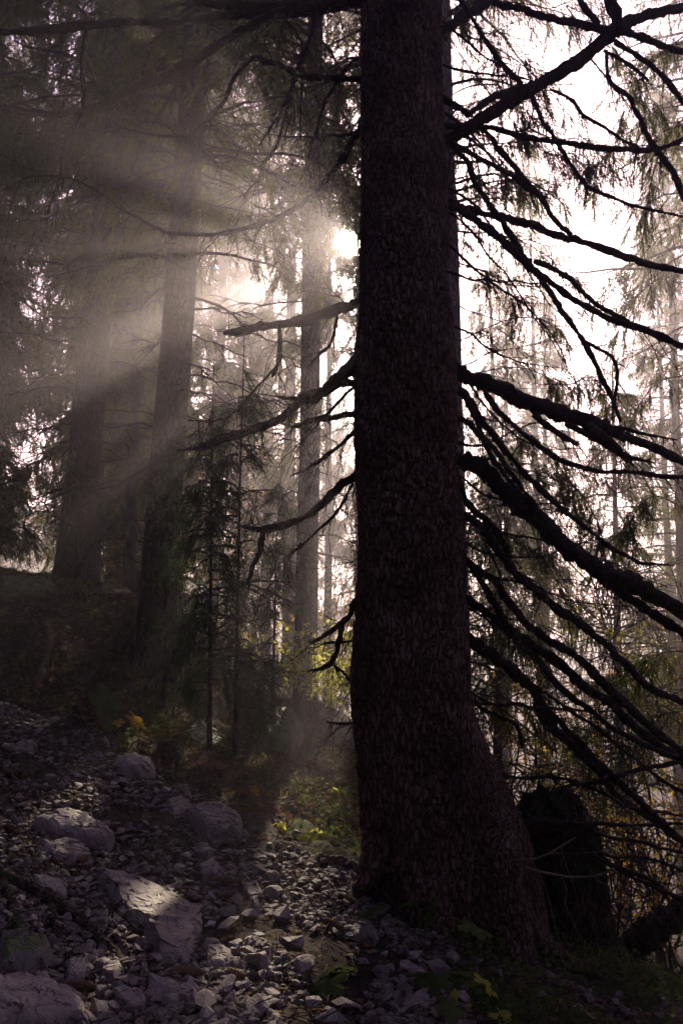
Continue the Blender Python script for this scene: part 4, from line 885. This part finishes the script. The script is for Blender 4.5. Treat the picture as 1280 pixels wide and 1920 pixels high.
for s in range(12):
    V, T = hull_tpl(s+1, 13, True); V = V+0.03*np.stack([fbm(V*3, 2, s), fbm(V*3, 2, s+1), fbm(V*3, 2, s+2)], 1)
    me = mesh_np('stone', V, T, [M['stone']], smooth=False); tp.append(me)
sizes = np.sort(g.uniform(.022, .062, 300)); ROT = rots(300, g, .3)
for k in range(300):
    sz = g.uniform(.024, .058) if g.random() < .8 else g.uniform(.05, .08)
    o = bpy.data.objects.new('stone', tp[k % 12]); COL.objects.link(o); Rm = Matrix(ROT[k].tolist()).to_4x4()
    o.matrix_world = Matrix.Translation(Vector(SP[k])+Vector((0, 0, sz*.28)))@Rm@Matrix.Diagonal((sz, sz*g.uniform(.8, 1.1), sz*g.uniform(.7, 1.2), 1))
    o['label'] = 'fist-sized pale limestone stone lying loose on the stony path'; o['category'] = 'stone'; o['group'] = 'loose stones on the path'
def scatter_mesh(name, tpls, Pp, sc, Rm, mats, lift=.3, smooth=False):
    parts = []; w = np.arange(len(Pp)) % len(tpls)
    for k, (V, T) in enumerate(tpls):
        s = w == k; n = int(s.sum())
        if not n: continue
        X = np.einsum('nij,vj->nvi', Rm[s], V)*sc[s][:, None, None]+(Pp[s]+np.stack([0*sc[s], 0*sc[s], sc[s]*lift], 1))[:, None]
        parts.append((X.reshape(-1, 3), (T[None]+np.arange(n)[:, None, None]*len(V)).reshape(-1, 3), 0))
    V, T, _ = merge(parts); return obj(name, mesh_np(name, V, T, mats, smooth=smooth))
n = 17000; PB = scatter_path(n, g, near=1.5); PB = PB[vnoise(PB*2.2, 21)+.6*vnoise(PB*6, 22) > -.55]; n = len(PB); szs = 0.005+0.036*g.random(n)**2.8
tag(scatter_mesh('gravel', [hull_tpl(50+s, 13) for s in range(14)], PB, szs, rots(n, g, .4), [M['pebble']]), 'grey limestone gravel covering the path', 'gravel', kind='stuff')
n = 4200; PB = scatter_path(n, g, near=1.0, invert=True, ymin=3, ymax=12); szs = 0.008+0.05*g.random(n)**3.2
tag(scatter_mesh('rubble', [hull_tpl(80+s, 10) for s in range(8)], PB, szs, rots(n, g, .4), [M['pebble']]), 'scattered rubble on the forest floor', 'rubble', kind='stuff')
# litter: dead leaves, needles and twigs
n = 22000; PB = scatter_path(n, g, near=1.0, pathonly=False, ymax=15, ymin=2.5); k = (~in_path(PB[:, 0], PB[:, 1])) | (g.random(n) < .42); PB = PB[k]; n = len(PB)
V, T = star(n, g, PB+np.array([0, 0, .012]), g.uniform(.012, .034, n)); V[:, 2] = np.repeat(PB[:, 2]+.012, 13)+(V[:, 2]-np.repeat(PB[:, 2]+.012, 13))*.45
n2 = 14000; PC = scatter_path(n2, g, near=.8, invert=True, ymin=5.5, ymax=13); PC[:, 2] += .05; V2_, T2_ = star(n2, g, PC, g.uniform(.02, .05, n2)); T2_ = T2_+len(V); V = np.vstack([V, V2_]); T = np.vstack([T, T2_])
tag(obj('leaf_litter', mesh_np('leaf_litter', V, T, [M['litter']], smooth=False)), 'brown dead leaves strewn over the ground', 'leaf litter', kind='stuff')
n = 10000; PB = scatter_path(n, g, near=1.2, pathonly=False, ymax=14, ymin=2.5); a = g.random(n)*6.283; L = g.uniform(.02, .16, n)**1.0; e = np.stack([np.cos(a), np.sin(a), g.normal(size=n)*.15], 1)*L[:, None]
A = PB+np.array([0, 0, .012]); B = A+e; B[:, 2] = np.maximum(B[:, 2], tz(B[:, 0], B[:, 1])+.008); Cc = (A+B)/2+g.normal(size=(n, 3))*.004+np.array([0, 0, .006])
V, Q = tubes(np.stack([A, Cc, B], 1), np.broadcast_to(np.array([.0022, .002, .001]), (n, 3))*g.uniform(.5, 1.6, (n, 1)), 4)
n3 = 7000; A = scatter_path(n3, g, near=.8, invert=True, ymin=5.5, ymax=13); A[:, 2] += .03; a = g.random(n3)*6.283; L = g.uniform(.08, .4, n3); e = np.stack([np.cos(a), np.sin(a), g.uniform(-.2, .6, n3)], 1)*L[:, None]; B = A+e; B[:, 2] = np.maximum(B[:, 2], tz(B[:, 0], B[:, 1])+.04)
v3, q3 = tubes(np.stack([A, (A+B)/2+g.normal(size=(n3, 3))*.02, B], 1), np.broadcast_to(np.array([.004, .003, .0012]), (n3, 3))*g.uniform(.5, 1.4, (n3, 1)), 4); Q = np.vstack([Q, q3+len(V)]); V = np.vstack([V, v3])
tag(obj('twig_litter', mesh_np('twig_litter', V, Q, [M['root']])), 'dry twigs and needles littering the floor', 'twig litter', kind='stuff')

# ------------------------------------------------------------------ low plants
def grass(n, PB, hs, name, m, label, wd=.004):
    g = np.random.default_rng(len(PB)); nb = 9; C = np.repeat(PB, nb, 0)+g.normal(size=(len(PB)*nb, 3))*np.array([.02, .02, 0]); N = len(C)
    az = g.random(N)*6.283; o = np.stack([np.cos(az), np.sin(az), az*0], 1); s = np.stack([-np.sin(az), np.cos(az), az*0], 1); h = g.uniform(*hs, (N, 1)); b = g.uniform(.2, 1.6, (N, 1))
    p0 = C; p1 = C+o*h*b*.35+np.array([0, 0, 1.0])*h*.7; p2 = C+o*h*b+np.array([0, 0, 1.0])*h*(1-.3*b)
    V = np.stack([p0-s*wd, p0+s*wd, p1-s*wd*.8, p1+s*wd*.8, p2], 1).reshape(-1, 3); T = np.array([[0, 1, 3], [0, 3, 2], [2, 3, 4]]); T = (T[None]+np.arange(N)[:, None, None]*5).reshape(-1, 3)
    tag(obj(name, mesh_np(name, V, T, [M[m]], smooth=False)), label, 'grass', kind='stuff')
PB = scatter_path(2600, g, near=1.2, invert=True, ymin=4.5, ymax=15); PB = PB[(vnoise(PB*1.6, 5) > .0)]
grass(9, PB, (.02, .10), 'grass', 'grass', 'thin tufts of grass on the bank and slope')
PB = scatter_path(5200, g, near=1.5, invert=True, ymin=3.0, ymax=13); kx = to_px(PB); k = (vnoise(PB*1.9, 8) > -.02) | ((kx[0] > 850) & (vnoise(PB*2.6, 9) > -.12)); PB = PB[k]; n = len(PB); rep = 5
c = np.repeat(PB, rep, 0)+g.normal(size=(n*rep, 3))*np.array([.035, .035, .0])+np.array([0, 0, 1])*g.uniform(.02, .12, (n*rep, 1)); V, T = star(n*rep, g, c, g.uniform(.008, .026, n*rep))
tag(obj('undergrowth', mesh_np('undergrowth', V, T, [M['green']], smooth=False)), 'low leafy herbs growing round the big trunk and on the slope', 'undergrowth', kind='stuff')

def fern(px, py, n, L, label, seed, lean=None, up=.8):
    g = np.random.default_rng(seed); b = hit(px, py); r = empty('fern', b); tag(r, label, 'fern', 'ferns along the path edge')
    for f in range(n):
        az = g.random()*6.283 if lean is None else lean+g.normal()*.5; K = 30; t = np.linspace(0, 1, K); l = L*g.uniform(.75, 1.1)
        o = np.array([math.cos(az), math.sin(az), 0]); Pp = o*(l*t*.75)[:, None]+np.array([0, 0, 1.0])*(l*(up*t-.55*t*t))[:, None]
        s = np.array([-math.sin(az), math.cos(az), 0]); v, q = tubes(Pp[None], np.linspace(.0025, .001, K)[None], 4); parts = [(v, quads2(q), 0)]
        for sg in (-1, 1):
            i = np.arange(3, K); w = l*.15*np.sin(np.pi*(t[i]*.9+.08))**.8; A = Pp[i]; d = nrm(Pp[i]-Pp[i-1]); tip = A+s*sg*w[:, None]+d*(w*.35)[:, None]-np.array([0, 0, .12])*w[:, None]
            hw = l*.009; V = np.stack([A-d*hw, A+d*hw, (A+tip)/2+d*hw*1.1, tip, (A+tip)/2-d*hw*1.1], 1).reshape(-1, 3)
            T = np.array([[0, 1, 2], [0, 2, 4], [4, 2, 3]]); parts.append((V, (T[None]+np.arange(len(i))[:, None, None]*5).reshape(-1, 3), 0))
        V, T, _ = merge(parts); obj('frond', mesh_np('frond', V, T, [M['fern']], smooth=False), r)
fern(205, 1385, 4, .55, 'upright fern beside the yellow leaf above the path', 1, lean=1.9, up=1.25)
fern(285, 1375, 6, .45, 'low spreading fern under the slim young spruce', 2)
fern(325, 1395, 5, .40, 'small fern against the mossy boulder', 3, up=.6)
fern(20, 1180, 5, .35, 'fern on the left bank by the picture edge', 4)

def palm_leaf(bm_unused=None): pass
def leaf_plant(px, py, leaves, label, seed, m='green', h=.16, ls=.07, name='leafy_plant', Yv=None):
    g = np.random.default_rng(seed); b = hit(px, py); r = empty(name, b); tag(r, label, 'plant', 'broad-leaved plants on the path edge')
    for k in range(leaves):
        a = g.random()*6.283; e = np.array([math.cos(a)*h*g.uniform(.3, 1.0), math.sin(a)*h*g.uniform(.3, 1.0), h*g.uniform(.5, 1.1)]); Pp = np.stack([e*0, e*.5+np.array([0, 0, h*.15]), e])
        v, q = tubes(Pp[None], np.array([[.002, .0018, .0014]]), 5); obj('stem', mesh_np('stem', v, q, [M['fern']]), r)
        s = ls*g.uniform(.6, 1.1); u = nrm(np.array([math.cos(a), math.sin(a), -g.uniform(.1, .9)])); w = nrm(np.cross(u, np.array([0, 0, 1.0])+g.normal(size=3)*.3)); nn = np.cross(w, u)
        A = np.linspace(-math.pi, math.pi, 61)[:-1]; rad = s*(.42+.58*np.abs(np.cos(A*2.5))**.8*(1-.35*np.abs(A)/math.pi))*(1+.10*np.sin(A*19)); rad *= np.where(np.abs(A) > 2.8, .35, 1)
        V = e+u*s*.3+np.outer(rad*np.cos(A), u)+np.outer(rad*np.sin(A), w)+np.outer(-.25*rad**2/s+.06*s*np.cos(A*5), nn); V = np.vstack([e+u*s*.3, V])
        T = np.array([[0, i+1, (i+1) % 60+1] for i in range(60)]); obj('leaf', mesh_np('leaf', V, T, [M[m]]), r)
leaf_plant(795, 1800, 4, 'broad dark maple leaves standing at the foot of the big trunk', 1, h=.22, ls=.12)
leaf_plant(640, 1860, 3, 'lobed green leaf plant alone on the gravel near the bottom', 2, h=.10, ls=.10)
leaf_plant(830, 1905, 5, 'dark leaf plant at the bottom right of the path', 3, h=.16, ls=.10)
leaf_plant(900, 1915, 3, 'pale yellowish leaves on the bottom edge under the big trunk', 4, 'lime', h=.10, ls=.08)
leaf_plant(215, 1375, 2, 'single wilted yellow leaf arching over the path edge', 5, 'yellow', h=.2, ls=.11)
leaf_plant(520, 1558, 7, 'bright lime leaves lit by the sun at the path edge', 6, 'lime', h=.06, ls=.05)
leaf_plant(590, 1578, 8, 'sunlit yellow green leaves left of the big trunk foot', 7, 'lime', h=.08, ls=.05)
leaf_plant(645, 1560, 9, 'leafy plants touching the left side of the big trunk', 8, 'green', h=.14, ls=.05)
leaf_plant(468, 1498, 2, 'wilted ochre leaf hanging over the sunlit branch', 9, 'yellow', h=.1, ls=.06)
leaf_plant(620, 1505, 7, 'bright herb clump on the slope behind the big trunk edge', 10, 'lime', h=.12, ls=.035)
leaf_plant(1240, 1870, 8, 'leafy plants at the bottom right corner', 11, 'green', h=.16, ls=.05)

# ------------------------------------------------------------------ spruce cones
def cone_mesh():
    g = np.random.default_rng(3); K = 22; t = np.linspace(0, 1, K); r = .017*np.sin(np.pi*np.clip(t*.93+.05, 0, 1))**.55; Pp = np.stack([t*.12-.06, .006*np.sin(t*3), t*0], 1)
    v, q = tubes(Pp[None], r[None], 10); parts = [(v, quads2(q), 0)]
    N = 130; tt = (np.arange(N)+.5)/N; a = np.arange(N)*2.39996; rr = .0165*np.sin(np.pi*np.clip(tt*.93+.05, 0, 1))**.55
    c = np.stack([tt*.12-.06, .006*np.sin(tt*3)+rr*np.cos(a), rr*np.sin(a)], 1); o = np.stack([a*0, np.cos(a), np.sin(a)], 1); s = np.stack([a*0, -np.sin(a), np.cos(a)], 1); x = np.array([1.0, 0, 0])
    V = np.stack([c-s*.0055, c+s*.0055, c+x*.008+o*.0045+s*.0045, c+x*.012+o*.004, c+x*.008+o*.0045-s*.0045], 1).reshape(-1, 3); T = np.array([[0, 1, 2], [0, 2, 4], [4, 2, 3]])
    parts.append((V, (T[None]+np.arange(N)[:, None, None]*5).reshape(-1, 3), 0)); V, T, _ = merge(parts)
    m, t_ = mat('cone_scales'); n = N_(t_, 'ShaderNodeTexNoise'); n.inputs['Scale'].default_value = 120; t_.links.new(coords(t_), n.inputs[0]); surf(t_, ramp(t_, n.outputs[0], [(.3, (.07, .035, .02)), (.7, (.2, .11, .06))]), .7)
    return mesh_np('spruce_cone', V, T, [m], smooth=False)
cm_ = cone_mesh()
for k, (px_, py_, a, lb) in enumerate([(622, 1745, -.6, 'brown spruce cone beside the slanting grey stone'), (655, 1700, -.9, 'spruce cone near the foot of the big trunk'), (345, 1838, .3, 'spruce cone between flat slab and pale block'),
        (158, 1622, 1.4, 'spruce cone standing against the flat rounded rock'), (145, 1865, .1, 'spruce cone lying by the mossy corner boulder'), (20, 1565, -.7, 'spruce cone on the gravel at the left edge'),
        (430, 1690, .5, 'spruce cone in the middle of the gravel'), (415, 1662, .2, 'spruce cone lying under the small square stone'), (440, 1840, 2.4, 'dark spruce cone among stones near the bottom centre')]):
    h_ = hit(px_, py_); o = obj('spruce_cone', cm_, loc=(h_[0], h_[1], h_[2]+.028)); o.rotation_euler = (0, .15, a); tag(o, lb, 'cone', 'fallen spruce cones')

# ------------------------------------------------------------------ the wood behind the camera and at the sides, as one mass
def far_wood():
    cmh = crown_mesh('far_wood_crown', 24, 2.0, 3.6, 1.0, 'far', 501, tw=4, st=4, slen=(.8, 1.5), cull=False)
    tr = trunk_mesh('far_wood_trunk', 24, .24, seed=9, S=10, K=12)
    def arr(me):
        v = np.empty(len(me.vertices)*3, np.float32); me.vertices.foreach_get('co', v); return v.reshape(-1, 3)
    def tri(me):
        me.calc_loop_triangles(); x = np.empty(len(me.loop_triangles)*3, np.int32); me.loop_triangles.foreach_get('vertices', x); return x.reshape(-1, 3)
    cv, ct, tv, tt = arr(cmh), tri(cmh), arr(tr), tri(tr); g = np.random.default_rng(77); parts = []
    spots = [(-9, 6), (-5, -11), (5, -9), (-9, -17), (-4.5, -18), (-.5, -17), (3.5, -18), (8, -15), (-13, -12), (-2, -23), (3, -24), (9, -5), (-10, -6), (-13, 10), (9.5, 9), (-16, 2), (13, 2), (-15, 16), (14, 14)]
    for x, y in spots:
        a = g.random()*6.283; s = g.uniform(.85, 1.15); c, sn = math.cos(a)*s, math.sin(a)*s; Rm = np.array([[c, -sn, 0], [sn, c, 0], [0, 0, s]]); o = np.array([x, y, float(tz(x, y)[0])])
        parts.append((cv@Rm.T+o, ct, 0)); parts.append((tv@Rm.T+o, tt, 1))
    V, T, MI = merge(parts); k = M['needle'], M['bark_far']
    bpy.data.meshes.remove(cmh); bpy.data.meshes.remove(tr)
    tag(obj('forest', mesh_np('forest', V, T, list(k), MI, smooth=False)), 'dark spruce wood all round the viewpoint', 'forest', kind='stuff')
far_wood()

# ------------------------------------------------------------------ haze
hm, t = mat('haze_air'); vp = N_(t, 'ShaderNodeVolumePrincipled'); vp.inputs['Density'].default_value = 0.0064; vp.inputs['Color'].default_value = (0.97, 0.86, 0.95, 1)
vp.inputs['Anisotropy'].default_value = 0.74; o_ = N_(t, 'ShaderNodeOutputMaterial'); t.links.new(vp.outputs[0], o_.inputs['Volume'])
x0, x1, y0, y1, z0, z1 = -301, 301, -201, 501, -35, 34
V = np.array([(x, y, z) for x in (x0, x1) for y in (y0, y1) for z in (z0, z1)], float)
Q = np.array([(0, 1, 3, 2), (4, 6, 7, 5), (0, 4, 5, 1), (2, 3, 7, 6), (0, 2, 6, 4), (1, 5, 7, 3)])
tag(obj('haze', mesh_np('haze', V, Q, [hm], smooth=False)), 'thin morning mist between the trees', 'haze', kind='stuff')
print('scene built')
